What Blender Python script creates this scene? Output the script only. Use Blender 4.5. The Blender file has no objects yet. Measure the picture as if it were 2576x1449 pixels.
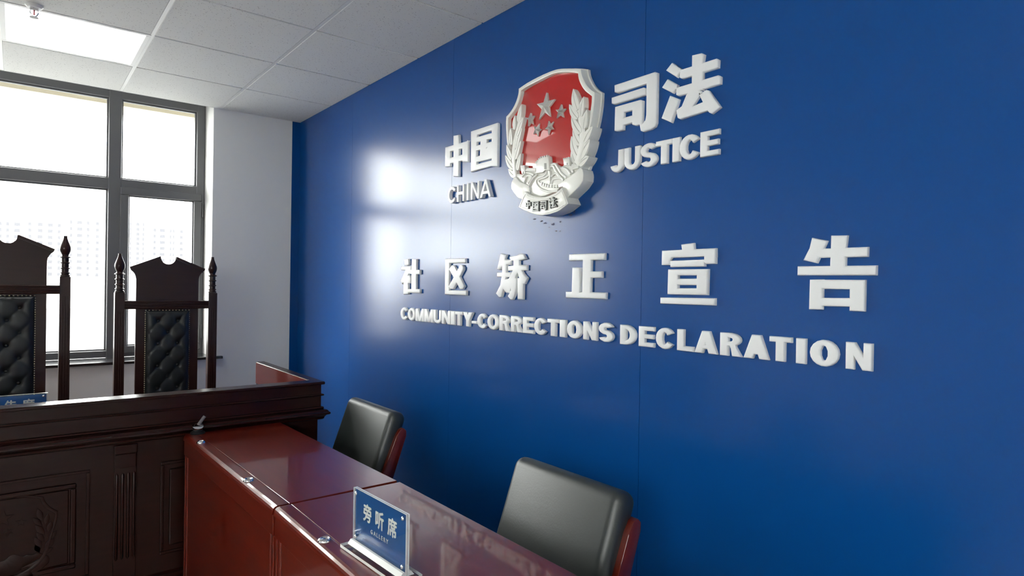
import bpy, bmesh, math, random
from mathutils import Vector, Matrix, geometry
random.seed(7)
S = bpy.context.scene
COL = S.collection
# ------------------------------------------------------------------ camera
cd = bpy.data.cameras.new('camera'); cam = bpy.data.objects.new('camera', cd); COL.objects.link(cam)
cd.sensor_fit = 'HORIZONTAL'; cd.sensor_width = 36.0; cd.lens = 21.9865; cd.clip_end = 2000; cd.clip_start = 0.02
def cam_axes(a, p, r):
    f = Vector((-math.sin(a)*math.cos(p), math.cos(a)*math.cos(p), math.sin(p)))
    rt = Vector((math.cos(a), math.sin(a), 0)); up = rt.cross(f)
    return rt*math.cos(r)+up*math.sin(r), -rt*math.sin(r)+up*math.cos(r), f
_r, _u, _f = cam_axes(math.radians(-38.4647595), math.radians(-0.18054158), math.radians(0.90765917))
cam.matrix_world = Matrix(((_r.x, _u.x, -_f.x, -1.703), (_r.y, _u.y, -_f.y, 0.0), (_r.z, _u.z, -_f.z, 1.43), (0, 0, 0, 1)))
S.camera = cam
# ------------------------------------------------------------------ sky, exposure
SKY = 11.8
w = bpy.data.worlds.new('overcast_sky'); S.world = w; w.use_nodes = True
bg = w.node_tree.nodes['Background']; bg.inputs[0].default_value = (1.0, 0.995, 0.97, 1); bg.inputs[1].default_value = SKY
S.view_settings.view_transform = 'Standard'; S.view_settings.look = 'None'
S.view_settings.exposure = 0.72; S.view_settings.gamma = 1.0; S.view_settings.use_curve_mapping = False
PANEL_LIGHT = 3.0
H = 2.658            # ceiling
YW = 4.79            # inner face of the window wall
YF = 5.03            # face of the window frame
# ------------------------------------------------------------------ materials
MATS = {}
def mat(name, col, rough=.5, metal=0., spec=.5, coat=0., coat_rough=.05, noise=None, bump=None, emis=None):
    m = bpy.data.materials.new(name); m.use_nodes = True
    nt = m.node_tree; b = nt.nodes['Principled BSDF']
    b.inputs['Base Color'].default_value = (*col, 1); b.inputs['Roughness'].default_value = rough
    b.inputs['Metallic'].default_value = metal; b.inputs['Specular IOR Level'].default_value = spec
    b.inputs['Coat Weight'].default_value = coat; b.inputs['Coat Roughness'].default_value = coat_rough
    tc = None
    if noise or bump:
        tc = nt.nodes.new('ShaderNodeTexCoord')
    if noise:   # (scale xyz, colour2, detail, lo, hi)
        sc, c2, det, lo, hi = noise
        mp = nt.nodes.new('ShaderNodeMapping'); mp.inputs['Scale'].default_value = sc
        nz = nt.nodes.new('ShaderNodeTexNoise'); nz.inputs['Scale'].default_value = 1.0; nz.inputs['Detail'].default_value = det
        cr = nt.nodes.new('ShaderNodeValToRGB')
        cr.color_ramp.elements[0].position = lo; cr.color_ramp.elements[1].position = hi
        cr.color_ramp.elements[0].color = (*col, 1); cr.color_ramp.elements[1].color = (*c2, 1)
        nt.links.new(tc.outputs['Object'], mp.inputs[0]); nt.links.new(mp.outputs[0], nz.inputs['Vector'])
        nt.links.new(nz.outputs[0], cr.inputs[0]); nt.links.new(cr.outputs[0], b.inputs['Base Color'])
    if bump:    # (scale, strength, distance)
        sc, st, di = bump
        nb = nt.nodes.new('ShaderNodeTexNoise'); nb.inputs['Scale'].default_value = sc; nb.inputs['Detail'].default_value = 3
        bp = nt.nodes.new('ShaderNodeBump'); bp.inputs['Strength'].default_value = st; bp.inputs['Distance'].default_value = di
        nt.links.new(tc.outputs['Object'], nb.inputs['Vector']); nt.links.new(nb.outputs[0], bp.inputs['Height'])
        nt.links.new(bp.outputs[0], b.inputs['Normal'])
    if emis:
        b.inputs['Emission Color'].default_value = (*emis[0], 1); b.inputs['Emission Strength'].default_value = emis[1]
    MATS[name] = m
    return m
BLUE = mat('blue_gloss_board', (0.0015, 0.062, 0.26), rough=.23, spec=.38, bump=(1.3, .05, .02))
WHITEWALL = mat('white_wall_paint', (0.80, 0.80, 0.79), rough=.55, bump=(40, .05, .002))
FLOORM = mat('grey_floor_tile', (0.62, 0.60, 0.56), rough=.3, noise=((3, 3, 3), (0.56, 0.54, 0.50), 4, .35, .65))
TBAR = mat('white_ceiling_rail', (0.78, 0.78, 0.76), rough=.35)
LETTER = mat('white_letter_foam', (0.80, 0.81, 0.82), rough=.35, spec=.4)
EMBW = mat('ivory_emblem_paint', (0.78, 0.78, 0.73), rough=.28, spec=.5, coat=.3)
EMBR = mat('red_enamel', (0.50, 0.012, 0.010), rough=.25, spec=.2, coat=1., coat_rough=.03)
SILVER = mat('silver_star_metal', (0.58, 0.57, 0.54), rough=.3, metal=.35)
DARKMET = mat('dark_grey_metal', (0.10, 0.11, 0.11), rough=.3, metal=.6)
FRAME = mat('grey_window_frame', (0.13, 0.133, 0.138), rough=.35, spec=.5)
SILLM = mat('black_sill_stone', (0.02, 0.02, 0.022), rough=.16, spec=1.0)
WOODD = mat('dark_mahogany', (0.030, 0.010, 0.007), rough=.28, spec=.45, noise=((6, 6, 60), (0.022, 0.007, 0.005), 5, .3, .7))
WOODB = mat('bench_mahogany', (0.024, 0.006, 0.004), rough=.25, spec=.32, noise=((6, 6, 60), (0.020, 0.0052, 0.0035), 5, .3, .7))
WOODT = mat('red_mahogany_veneer', (0.165, 0.0155, 0.0058), rough=.3, spec=.25, coat=.75, coat_rough=.05, noise=((40, 3, 40), (0.135, 0.0115, 0.0042), 6, .3, .7))
LEATHER = mat('black_leather', (0.018, 0.024, 0.023), rough=.42, spec=.9, bump=(180, .12, .002))
LEATHERB = mat('black_tufted_leather', (0.010, 0.013, 0.014), rough=.35, spec=.5, bump=(160, .1, .002))
BRASS = mat('pale_brass', (0.68, 0.60, 0.38), rough=.3, metal=1.)
CHROME = mat('chrome', (0.85, 0.85, 0.86), rough=.08, metal=1.)
BLACKP = mat('black_plastic', (0.010, 0.010, 0.010), rough=.55)
GREYP = mat('grey_plastic', (0.25, 0.22, 0.22), rough=.4)
PAPERB = mat('blue_sign_paper', (0.015, 0.115, 0.38), rough=.35)
PAPERW = mat('white_sign_print', (0.78, 0.78, 0.75), rough=.5)
ACEDGE = mat('acrylic_edge', (0.93, 0.94, 0.90), rough=.2)
SOFFIT = mat('cream_soffit', (0.60, 0.53, 0.38), rough=.6)
GROUNDM = mat('pale_ground', (0.115, 0.115, 0.113), rough=.8)
TOWERM = mat('pale_tower_render', (0.88, 0.87, 0.86), rough=.7)
TOWERG = mat('tower_window_glass', (0.078, 0.078, 0.085), rough=.5, spec=0.)
LAMPD = mat('lamp_diffuser', (0.9, 0.9, 0.9), rough=.5, emis=((1.0, 0.98, 0.95), PANEL_LIGHT))
SMEAR = mat('dark_blue_scuff', (0.004, 0.02, 0.10), rough=.6)
REDBULB = mat('red_glass_bulb', (0.6, 0.03, 0.05), rough=.1)
def clear_mat(name, tint, gloss):
    m = bpy.data.materials.new(name); m.use_nodes = True; nt = m.node_tree
    for n in list(nt.nodes): nt.nodes.remove(n)
    out = nt.nodes.new('ShaderNodeOutputMaterial'); mx = nt.nodes.new('ShaderNodeMixShader')
    tr = nt.nodes.new('ShaderNodeBsdfTransparent'); tr.inputs[0].default_value = (*tint, 1)
    gl = nt.nodes.new('ShaderNodeBsdfGlossy'); gl.inputs['Roughness'].default_value = .02
    lw = nt.nodes.new('ShaderNodeLayerWeight'); lw.inputs['Blend'].default_value = .5
    pw = nt.nodes.new('ShaderNodeMath'); pw.operation = 'POWER'; pw.inputs[1].default_value = 4.0
    fr = nt.nodes.new('ShaderNodeMath'); fr.operation = 'MULTIPLY_ADD'; fr.inputs[1].default_value = gloss*.9; fr.inputs[2].default_value = gloss*.07
    nt.links.new(lw.outputs['Facing'], pw.inputs[0]); nt.links.new(pw.outputs[0], fr.inputs[0])
    nt.links.new(fr.outputs[0], mx.inputs[0]); nt.links.new(tr.outputs[0], mx.inputs[1]); nt.links.new(gl.outputs[0], mx.inputs[2])
    nt.links.new(mx.outputs[0], out.inputs[0]); return m
GLASS = clear_mat('window_glass', (.97, .985, .98), .5)
ACRYL = clear_mat('clear_acrylic', (.96, .97, .96), .55)
def tile_mat():
    m = mat('speckled_ceiling_tile', (0.70, 0.70, 0.68), rough=.8); nt = m.node_tree; b = nt.nodes['Principled BSDF']
    tc = nt.nodes.new('ShaderNodeTexCoord'); vo = nt.nodes.new('ShaderNodeTexVoronoi'); vo.inputs['Scale'].default_value = 85; vo.inputs['Randomness'].default_value = 1
    nz = nt.nodes.new('ShaderNodeTexNoise'); nz.inputs['Scale'].default_value = 70
    ad = nt.nodes.new('ShaderNodeMath'); ad.operation = 'MULTIPLY'
    sb = nt.nodes.new('ShaderNodeMath'); sb.operation = 'SUBTRACT'; sb.inputs[0].default_value = .85
    cr = nt.nodes.new('ShaderNodeValToRGB'); e = cr.color_ramp.elements
    e[0].position = .055; e[1].position = .10; e[0].color = (0.42, 0.41, 0.40, 1); e[1].color = (0.78, 0.78, 0.755, 1)
    nt.links.new(tc.outputs['Object'], vo.inputs['Vector']); nt.links.new(tc.outputs['Object'], nz.inputs['Vector'])
    nt.links.new(nz.outputs[0], sb.inputs[1])
    nt.links.new(vo.outputs['Distance'], ad.inputs[0]); nt.links.new(nz.outputs[0], ad.inputs[1]); nt.links.new(ad.outputs[0], cr.inputs[0])
    nt.links.new(cr.outputs[0], b.inputs['Base Color']); return m
TILE = tile_mat()
# ------------------------------------------------------------------ helpers
def link_mesh(name, me, m=None, parent=None, loc=None):
    o = bpy.data.objects.new(name, me); COL.objects.link(o)
    if m is not None:
        for mm in (m if isinstance(m, (list, tuple)) else [m]): me.materials.append(mm)
    if parent is not None: o.parent = parent
    if loc is not None: o.location = loc
    return o
def obj(name, bm, m=None, parent=None, loc=None, smooth=False, angle=None):
    bmesh.ops.recalc_face_normals(bm, faces=bm.faces[:])
    me = bpy.data.meshes.new(name)
    if smooth:
        for f in bm.faces: f.smooth = True
        if angle is not None:
            for e in bm.edges:
                if len(e.link_faces) == 2 and e.calc_face_angle(0) > math.radians(angle): e.smooth = False
    bm.to_mesh(me); bm.free()
    return link_mesh(name, me, m, parent, loc)
def tag(o, label=None, cat=None, group=None, kind=None):
    if label: o['label'] = label
    if cat: o['category'] = cat
    if group: o['group'] = group
    if kind: o['kind'] = kind
    return o
def thing(name, label, cat, loc=(0, 0, 0), rz=0., group=None, kind=None):
    o = bpy.data.objects.new(name, None); COL.objects.link(o); o.empty_display_size = .1
    o.location = loc; o.rotation_euler = (0, 0, rz)
    return tag(o, label, cat, group, kind)
def copy_tree(o, parent=None):
    c = o.copy(); COL.objects.link(c)
    if parent is not None: c.parent = parent
    for ch in list(o.children): copy_tree(ch, c)
    return c
def box(bm, x0, x1, y0, y1, z0, z1, bev=0., seg=2):
    r = bmesh.ops.create_cube(bm, size=1.0)
    vs = r['verts']
    for v in vs:
        v.co = Vector((x0+(v.co.x+.5)*(x1-x0), y0+(v.co.y+.5)*(y1-y0), z0+(v.co.z+.5)*(z1-z0)))
    if bev > 0:
        es = list({e for v in vs for e in v.link_edges})
        bmesh.ops.bevel(bm, geom=es, offset=bev, segments=seg, profile=.5, affect='EDGES')
    return bm
def boxm(*a, **k): return box(bmesh.new(), *a, **k)
def lathe(bm, prof, n=24, cx=0., cy=0.):
    rings = []
    for r, z in prof:
        if r < 1e-6: rings.append([bm.verts.new((cx, cy, z))])
        else: rings.append([bm.verts.new((cx+r*math.cos(2*math.pi*i/n), cy+r*math.sin(2*math.pi*i/n), z)) for i in range(n)])
    for a, b in zip(rings, rings[1:]):
        for i in range(n):
            j = (i+1) % n
            if len(a) == 1 and len(b) == 1: continue
            if len(a) == 1: bm.faces.new((a[0], b[i], b[j]))
            elif len(b) == 1: bm.faces.new((a[i], a[j], b[0]))
            else: bm.faces.new((a[i], a[j], b[j], b[i]))
    for ring, flip in ((rings[0], True), (rings[-1], False)):
        if len(ring) > 1: bm.faces.new(ring[::-1] if flip else ring)
    return bm
def tube(bm, pts, r, n=8):
    pts = [Vector(p) for p in pts]; rings = []
    for i, p in enumerate(pts):
        t = (pts[min(i+1, len(pts)-1)]-pts[max(i-1, 0)]).normalized()
        a = t.cross(Vector((0, 0, 1)));
        if a.length < 1e-3: a = t.cross(Vector((1, 0, 0)))
        a.normalize(); b = t.cross(a)
        rings.append([bm.verts.new(p+(a*math.cos(2*math.pi*k/n)+b*math.sin(2*math.pi*k/n))*r) for k in range(n)])
    for A, B in zip(rings, rings[1:]):
        for k in range(n): bm.faces.new((A[k], A[(k+1) % n], B[(k+1) % n], B[k]))
    bm.faces.new(rings[0][::-1]); bm.faces.new(rings[-1])
    return bm
# ---- outlines: union of polygons -> loops -> raised solid with a rounded front edge
def pip(p, loops):
    c = False
    for L in loops:
        n = len(L)
        for i in range(n):
            a = L[i]; b = L[(i+1) % n]
            if (a[1] > p[1]) != (b[1] > p[1]) and p[0] < (b[0]-a[0])*(p[1]-a[1])/(b[1]-a[1])+a[0]: c = not c
    return c
def simplify(L, tol):
    ch = True; L = list(L)
    while ch and len(L) > 4:
        ch = False; out = []; i = 0; n = len(L)
        skip = False
        for i in range(n):
            if skip: skip = False; out.append(L[i]); continue
            a = L[i-1] if not out else out[-1]; b = L[i]; c = L[(i+1) % n]
            ab = (b[0]-a[0], b[1]-a[1]); ac = (c[0]-a[0], c[1]-a[1]); l = math.hypot(*ac)
            d = abs(ab[0]*ac[1]-ab[1]*ac[0])/l if l > 1e-9 else 0
            if d < tol or math.hypot(*ab) < tol*.8: ch = True; skip = True
            else: out.append(b)
        if len(out) < 4: break
        L = out
    return L
def union_loops(polys, tol=.0008):
    vs, fs = [], []
    for P in polys:
        a = sum(P[i][0]*P[(i+1) % len(P)][1]-P[(i+1) % len(P)][0]*P[i][1] for i in range(len(P)))
        P = P if a > 0 else P[::-1]
        fs.append(list(range(len(vs), len(vs)+len(P)))); vs += [Vector(p[:2]) for p in P]
    V, E, F, ov, oe, of = geometry.delaunay_2d_cdt(vs, [], fs, 1, 1e-5, True)
    keep = [f for f, o in zip(F, of) if len(o)]
    ed = {}
    for f in keep:
        for i in range(len(f)): ed[(f[i], f[(i+1) % len(f)])] = 1
    bd = {}
    for (a, b) in ed:
        if (b, a) not in ed: bd.setdefault(a, []).append(b)
    loops = []
    while bd:
        s = next(iter(bd)); L = [s]; c = s; prev = None
        while True:
            nx = bd[c]
            if len(nx) > 1 and prev is not None:
                d0 = V[c]-V[prev]
                nx.sort(key=lambda k: -(((V[k]-V[c]).angle_signed(d0)) if (V[k]-V[c]).length > 0 and d0.length > 0 else 0))
            k = nx.pop(0)
            if not nx: del bd[c]
            prev, c = c, k
            if c == s: break
            L.append(c)
        loops.append([(V[i].x, V[i].y) for i in L])
    out = []
    for L in loops:
        a = sum(L[i][0]*L[(i+1) % len(L)][1]-L[(i+1) % len(L)][0]*L[i][1] for i in range(len(L)))/2
        if abs(a) < 2e-6: continue
        L2 = simplify(L, tol)
        if len(L2) >= 3: out.append(L2)
    return out
def inset(L, d):
    n = len(L); out = []
    for i in range(n):
        p, q, r = Vector(L[i-1]), Vector(L[i]), Vector(L[(i+1) % n])
        e1 = (q-p).normalized(); e2 = (r-q).normalized()
        n1 = Vector((-e1.y, e1.x)); n2 = Vector((-e2.y, e2.x))
        m = n1+n2
        if m.length < .2: m = n1.copy(); k = d
        else:
            m.normalize(); k = d/max(m.dot(n1), .45)
        out.append((q.x+m.x*k, q.y+m.y*k))
    return out
def cap_tris(loops, extra=None):
    vs, fs = [], []
    for L in loops:
        fs.append((len(vs), len(L))); vs += [Vector(p) for p in L]
    ed = [(s+i, s+(i+1) % n) for s, n in fs for i in range(n)]
    nb = len(vs)
    if extra: vs += [Vector(p) for p in extra]
    V, E, F, ov, oe, of = geometry.delaunay_2d_cdt(vs, ed, [], 1, 1e-7, True)
    keep = []
    for f in F:
        c = sum((V[i] for i in f), Vector((0, 0)))/len(f)
        if pip(c, loops): keep.append(f)
    return V, keep
def solid(loops, t0, t1, bev=0., steps=3, flare=0.):
    """raised solid in wall space: (a, b, t) with t the height off the wall"""
    bm = bmesh.new(); P = lambda a, b, t: bm.verts.new((-t, -a, b))
    prof = [(-flare, t0), (0., t1-bev)] if bev > 0 else [(-flare, t0), (0., t1)]
    for k in range(1, steps+1):
        if bev > 0:
            an = math.pi/2*k/steps; prof.append((bev*(1-math.cos(an)), t1-bev+bev*math.sin(an)))
    last = []
    for L in loops:
        rows = [[P(a, b, t) for a, b in (inset(L, d) if abs(d) > 1e-9 else L)] for d, t in prof]
        n = len(L)
        for A, B in zip(rows, rows[1:]):
            for i in range(n):
                bm.faces.new((A[i], A[(i+1) % n], B[(i+1) % n], B[i]))
        last.append(inset(L, prof[-1][0]) if prof[-1][0] > 1e-9 else L)
    V, keep = cap_tris(last)
    cv = [P(v.x, v.y, t1) for v in V]
    for f in keep:
        try: bm.faces.new([cv[i] for i in f])
        except ValueError: pass
    bmesh.ops.remove_doubles(bm, verts=bm.verts[:], dist=2e-5)
    return bm
def shift(bm, a, b, t=0.):
    for v in bm.verts: v.co += Vector((t, a, -b))
    return bm
def wall_obj(name, polys, t0, t1, m, bev=.004, parent=None, trim=0., flare=0., steps=3, smooth=True):
    loops = union_loops(polys)
    if trim:
        nl = []
        for L in loops:
            n = len(L); q = []
            for i in range(n):
                e = Vector(L[(i+1) % n])-Vector(L[i-1]); e = e.normalized() if e.length else e
                q.append((L[i][0]-max(0, e.y)*trim, L[i][1]))
            nl.append(q)
        loops = nl
    bm = solid(loops, t0, t1, bev, steps, flare)
    if parent is None:
        ca = (min(p[0] for L in loops for p in L)+max(p[0] for L in loops for p in L))/2
        cb = (min(p[1] for L in loops for p in L)+max(p[1] for L in loops for p in L))/2
        shift(bm, ca, cb)
        return obj(name, bm, m, loc=(0, -ca, cb), smooth=smooth, angle=40)
    pl = parent['_o'] if '_o' in parent else (0, 0)
    shift(bm, pl[0], pl[1])
    return obj(name, bm, m, parent, smooth=smooth, angle=40)
# ------------------------------------------------------------------ the room
def struct(name, bm, m, parent=None):
    o = obj(name, bm, m, parent)
    if parent is None: o['kind'] = 'structure'
    return o
XL, YN = -4.3, -2.4
struct('floor', boxm(XL, .15, YN, 5.3, -.1, 0), FLOORM)
bm = bmesh.new(); SE = [4.79, 3.832, 2.640, 1.4215, .22, -.98, -2.18, YN]
for a, b in zip(SE, SE[1:]): box(bm, 0, .02, b+.0007, a-.0007, 0, 2.75)
box(bm, .021, .15, YN-.1, 5.3, 0, 2.9)
struct('wall_right', bm, BLUE)
struct('trim_1', boxm(-.061, -.0002, YW-.004, YW+.01, 0, H), BLUE)
# window wall with its opening
WX0, WX1, WZ0, WZ1 = -3.55, -.616, .88, 2.75
bm = bmesh.new()
box(bm, XL, WX0, YW, 5.3, 0, 2.9); box(bm, WX1, .0, YW, 5.3, 0, 2.9)
box(bm, WX0, WX1, YW, 5.3, 0, WZ0); box(bm, WX0, WX1, YW, 5.3, WZ1, 2.9)
struct('wall_far', bm, WHITEWALL)
bm = bmesh.new(); LY0, LY1, LZ0, LZ1 = -2.05, -.30, 1.45, 2.58  # opening in the left wall made for the added fill window
box(bm, XL-.2, XL, YN, LY0, 0, 2.9); box(bm, XL-.2, XL, LY1, 5.3, 0, 2.9); box(bm, XL-.2, XL, LY0, LY1, 0, LZ0); box(bm, XL-.2, XL, LY0, LY1, LZ1, 2.9)
struct('wall_left', bm, WHITEWALL)
struct('wall_near', boxm(XL-.15, .15, YN-.15, YN, 0, 2.9), WHITEWALL)
# ceiling: tegular tiles on a rail grid
bm = bmesh.new(); bt = bmesh.new()
xs = [0, -.575]+[-.575-.6015*k for k in range(1, 7)]
ys = [YW-.5985*k for k in range(0, 13)]
LAMPS = [(1, 1)]
for i, (xa, xb) in enumerate(zip(xs, xs[1:])):
    for j, (ya, yb) in enumerate(zip(ys, ys[1:])):
        if (i-1, j) in LAMPS: continue
        xx = xa if i == 0 else xa-.009
        yy = ya-.004 if j == 0 else ya-.006
        box(bm, xb+.009, xx, yb+.006, yy, H, H+.014, bev=.002, seg=1)
for x in xs[1:]: box(bt, x-.0085, x+.0085, YN, YW, H+.001, H+.03)
for y in ys[1:]: box(bt, XL, 0, y-.008, y+.008, H+.007, H+.03)
box(bt, XL, 0, YN, YW, H+.03, H+.12)
box(bt, XL, -.0, YW-.004, YW-.0005, H-.001, H+.03)
c_ = struct('ceiling', bm, TILE); struct('ceiling_grid', bt, TBAR, c_)
# window
wn = thing('window_1', None, None, (0, YF, 0), kind='structure')
def bars(name, lst, m, parent, bev=.006):
    b = bmesh.new()
    for x0, x1, y0, y1, z0, z1 in lst: box(b, x0, x1, y0, y1, z0, z1, bev=bev, seg=2)
    return obj(name, b, m, parent)
GX = [(-3.478, -3.01), (-2.935, -1.217), (-1.141, -.672)]       # lights left to right
bars('frame', [(-3.548, -3.478, -.002, .068, WZ0, 2.749), (-.672, -.617, -.002, .068, WZ0, 2.749),
      (-3.01, -2.935, -.004, .07, WZ0, 2.749), (-1.217, -1.141, -.004, .07, WZ0, 2.749),
      (-3.548, -.617, .0, .07, 2.668, 2.749), (-3.548, -.617, .001, .07, 2.048, 2.122), (-3.548, -.617, .001, .07, WZ0+.02, .948)], FRAME, wn)
def ring(x0, x1, z0, z1, wd, y0, y1):
    return [(x0, x0+wd, y0, y1, z0+wd, z1-wd), (x1-wd, x1, y0, y1, z0+wd, z1-wd), (x0, x1, y0, y1, z1-wd, z1), (x0, x1, y0, y1, z0, z0+wd)]
bl = []
for x0, x1 in GX: bl += ring(x0-.004, x1+.004, 2.118, 2.672, .014, .022, .05)
bl += ring(-2.939, -1.213, .944, 2.052, .014, .022, .05)
bars('glazing_bead', bl, FRAME, wn, bev=.003)
for x0, x1, hs in ((-1.148, -.636, 1), (-3.515, -3.0, -1)):
    s = bars('sash', ring(x0, x1, .925, 2.066, .052, -.012, .05), FRAME, wn)
    g_ = bars('glazing_bead', ring(x0+.048, x1-.048, .973, 2.018, .012, .004, .03), FRAME, s, bev=.003)
    p_ = obj('pane', boxm(x0+.05, x1-.05, .034, .039, .975, 2.016), GLASS, s)
    hx = x1 if hs > 0 else x0
    for hz in (1.95, 1.06):
        h_ = bmesh.new(); lathe(h_, [(.007, hz-.05), (.007, hz+.05)], 10, hx+.006*hs, -.012); obj('hinge', h_, FRAME, s, smooth=True, angle=40)
for x0, x1 in GX: obj('pane', boxm(x0, x1, .036, .041, 2.12, 2.67), GLASS, wn)
obj('pane', boxm(-2.935, -1.217, .036, .041, .946, 2.05), GLASS, wn)
struct('trim_2', boxm(-3.63, -.54, 4.755, YF+.0, .8805, .9, bev=.004), SILLM)
w2 = thing('added_fill_window', None, None, (XL-.1, (LY0+LY1)/2, 0), kind='structure'); hw_ = (LY1-LY0)/2  # unseen window, added to bring fill daylight onto the letters
bm = bmesh.new()
for q in ring(-hw_, hw_, LZ0, LZ1, .07, -.03, .03): box(bm, q[2], q[3], q[0], q[1], q[4], q[5], bev=.005)
box(bm, -.03, .03, -.035, .035, LZ0+.07, LZ1-.07, bev=.005); obj('frame', bm, FRAME, w2)
for s in (-1, 1): obj('pane', boxm(-.003, .003, s*(hw_/2)-hw_/2+.04, s*(hw_/2)+hw_/2-.04, LZ0+.06, LZ1-.06), GLASS, w2)
# outside: soffit, ground, towers
struct('trim_3', boxm(-3.6, -.62, 5.3, 5.58, 2.685, 2.9), SOFFIT)
struct('ground', boxm(-500, 500, 8, 700, -13, -12), GROUNDM)
KT = 350/260.
def tower(name, label, cx0, cx1, top, cols, row0, pitch, n):
    T = lambda x: -1.703+(x+1.703)*KT
    Tz = lambda z: 1.43+(z-1.43)*KT
    r = thing(name, label, 'building', (T((cx0+cx1)/2), 350, -12), group='pale apartment towers beyond the window')
    lx = r.location.x; W_ = (T(cx1)-T(cx0))/2
    obj('tower_body', boxm(-W_, W_, .4, 14, 0, Tz(top)+12), TOWERM, r)
    obj('roof_parapet', boxm(-W_+.05, W_-.05, .1, 14.3, Tz(top)+12, Tz(top)+13), TOWERM, r)
    me = {}
    for x, wd in cols:
        for k in range(n):
            z = Tz(row0+k*pitch)+12
            key = wd
            if key not in me:
                b = boxm(-wd*KT/2, wd*KT/2, .3, .45, -.75, .75); mm = bpy.data.meshes.new('window'); b.to_mesh(mm); b.free(); mm.materials.append(TOWERG); me[key] = mm
            o = bpy.data.objects.new('window', me[key]); COL.objects.link(o); o.parent = r; o.location = (T(x)-lx, 0, z)
tower('apartment_tower', 'faint pale tower seen through the large pane left of the high chair back', -9.5, .4, 24, [(-7, .6), (-5.6, .6), (-3.8, .75), (-1.4, 1.5)], 3, 2.0, 9)
tower('apartment_tower', 'faint pale tower in the middle of the large window pane', .42, 11.9, 24.5, [(1.9, .8), (4.6, 1.3), (7.3, 1.3), (9.7, .8), ], 3, 2.05, 9)
tower('apartment_tower', 'faint pale tower behind the right half of the large window pane', 11.92, 24, 27, [(13.0, .65), (15.4, 1.45), (17.8, .75), (20.5, .9)], 3, 2.23, 9)
tower('apartment_tower', 'faint pale tower behind the left edge of the casement pane', 24.02, 36.2, 26, [(28.2, .8), (30.4, .5), (32.7, .95), (34.4, .5)], 4, 1.75, 11)
tower('apartment_tower', 'faint pale tower with wide window columns behind the casement pane', 36.22, 49, 25.5, [(38.0, .8), (40.5, 1.6), (43.2, .5), (44.2, .5), (46.8, 1.0)], 4.5, 2.19, 8)
# ceiling lamps: square panels in the grid
def lamp(i, j, label):
    x1, x0 = xs[i+1]-.004, xs[i+2]+.004; y1, y0 = ys[j]-.004, ys[j+1]+.004
    r = thing('ceiling_light', label, 'ceiling light', ((x0+x1)/2, (y0+y1)/2, H), group=None)
    a, b = (x1-x0)/2, (y1-y0)/2; f = bmesh.new()
    for q in ring(-a, a, -b, b, .022, -.001, .012): box(f, q[0], q[1], q[4], q[5], q[2], q[3], bev=.0015, seg=1)
    obj('lamp_frame', f, TBAR, r)
    obj('diffuser', boxm(-a+.02, a-.02, -b+.02, b-.02, .004, .010), LAMPD, r)
for i, j in LAMPS: lamp(i, j, 'bright square light panel in the ceiling by the window')
# sprinkler
sp = thing('fire_sprinkler', 'small chrome fire sprinkler with a red bulb hanging beside the light panel', 'sprinkler', (-1.649, 3.55, H))
obj('cover_plate', lathe(bmesh.new(), [(.033, 0), (.034, -.006), (.026, -.014), (.0, -.015)], 28), TBAR, sp, smooth=True, angle=40)
b = bmesh.new()
for s in (-1, 1): tube(b, [(0, s*.006, -.012), (s*.013, 0, -.02), (s*.015, 0, -.034), (s*.009, 0, -.047), (0, 0, -.053)], .0025)
box(b, -.015, .015, -.006, .006, -.024, -.015)
obj('yoke', b, CHROME, sp, smooth=True, angle=40)
obj('glass_bulb', lathe(bmesh.new(), [(0, -.022), (.0028, -.024), (.0028, -.044), (0, -.047)], 10), REDBULB, sp, smooth=True)
obj('deflector', lathe(bmesh.new(), [(0, -.054), (.017, -.055), (.017, -.057), (0, -.057)], 20), CHROME, sp)
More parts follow.
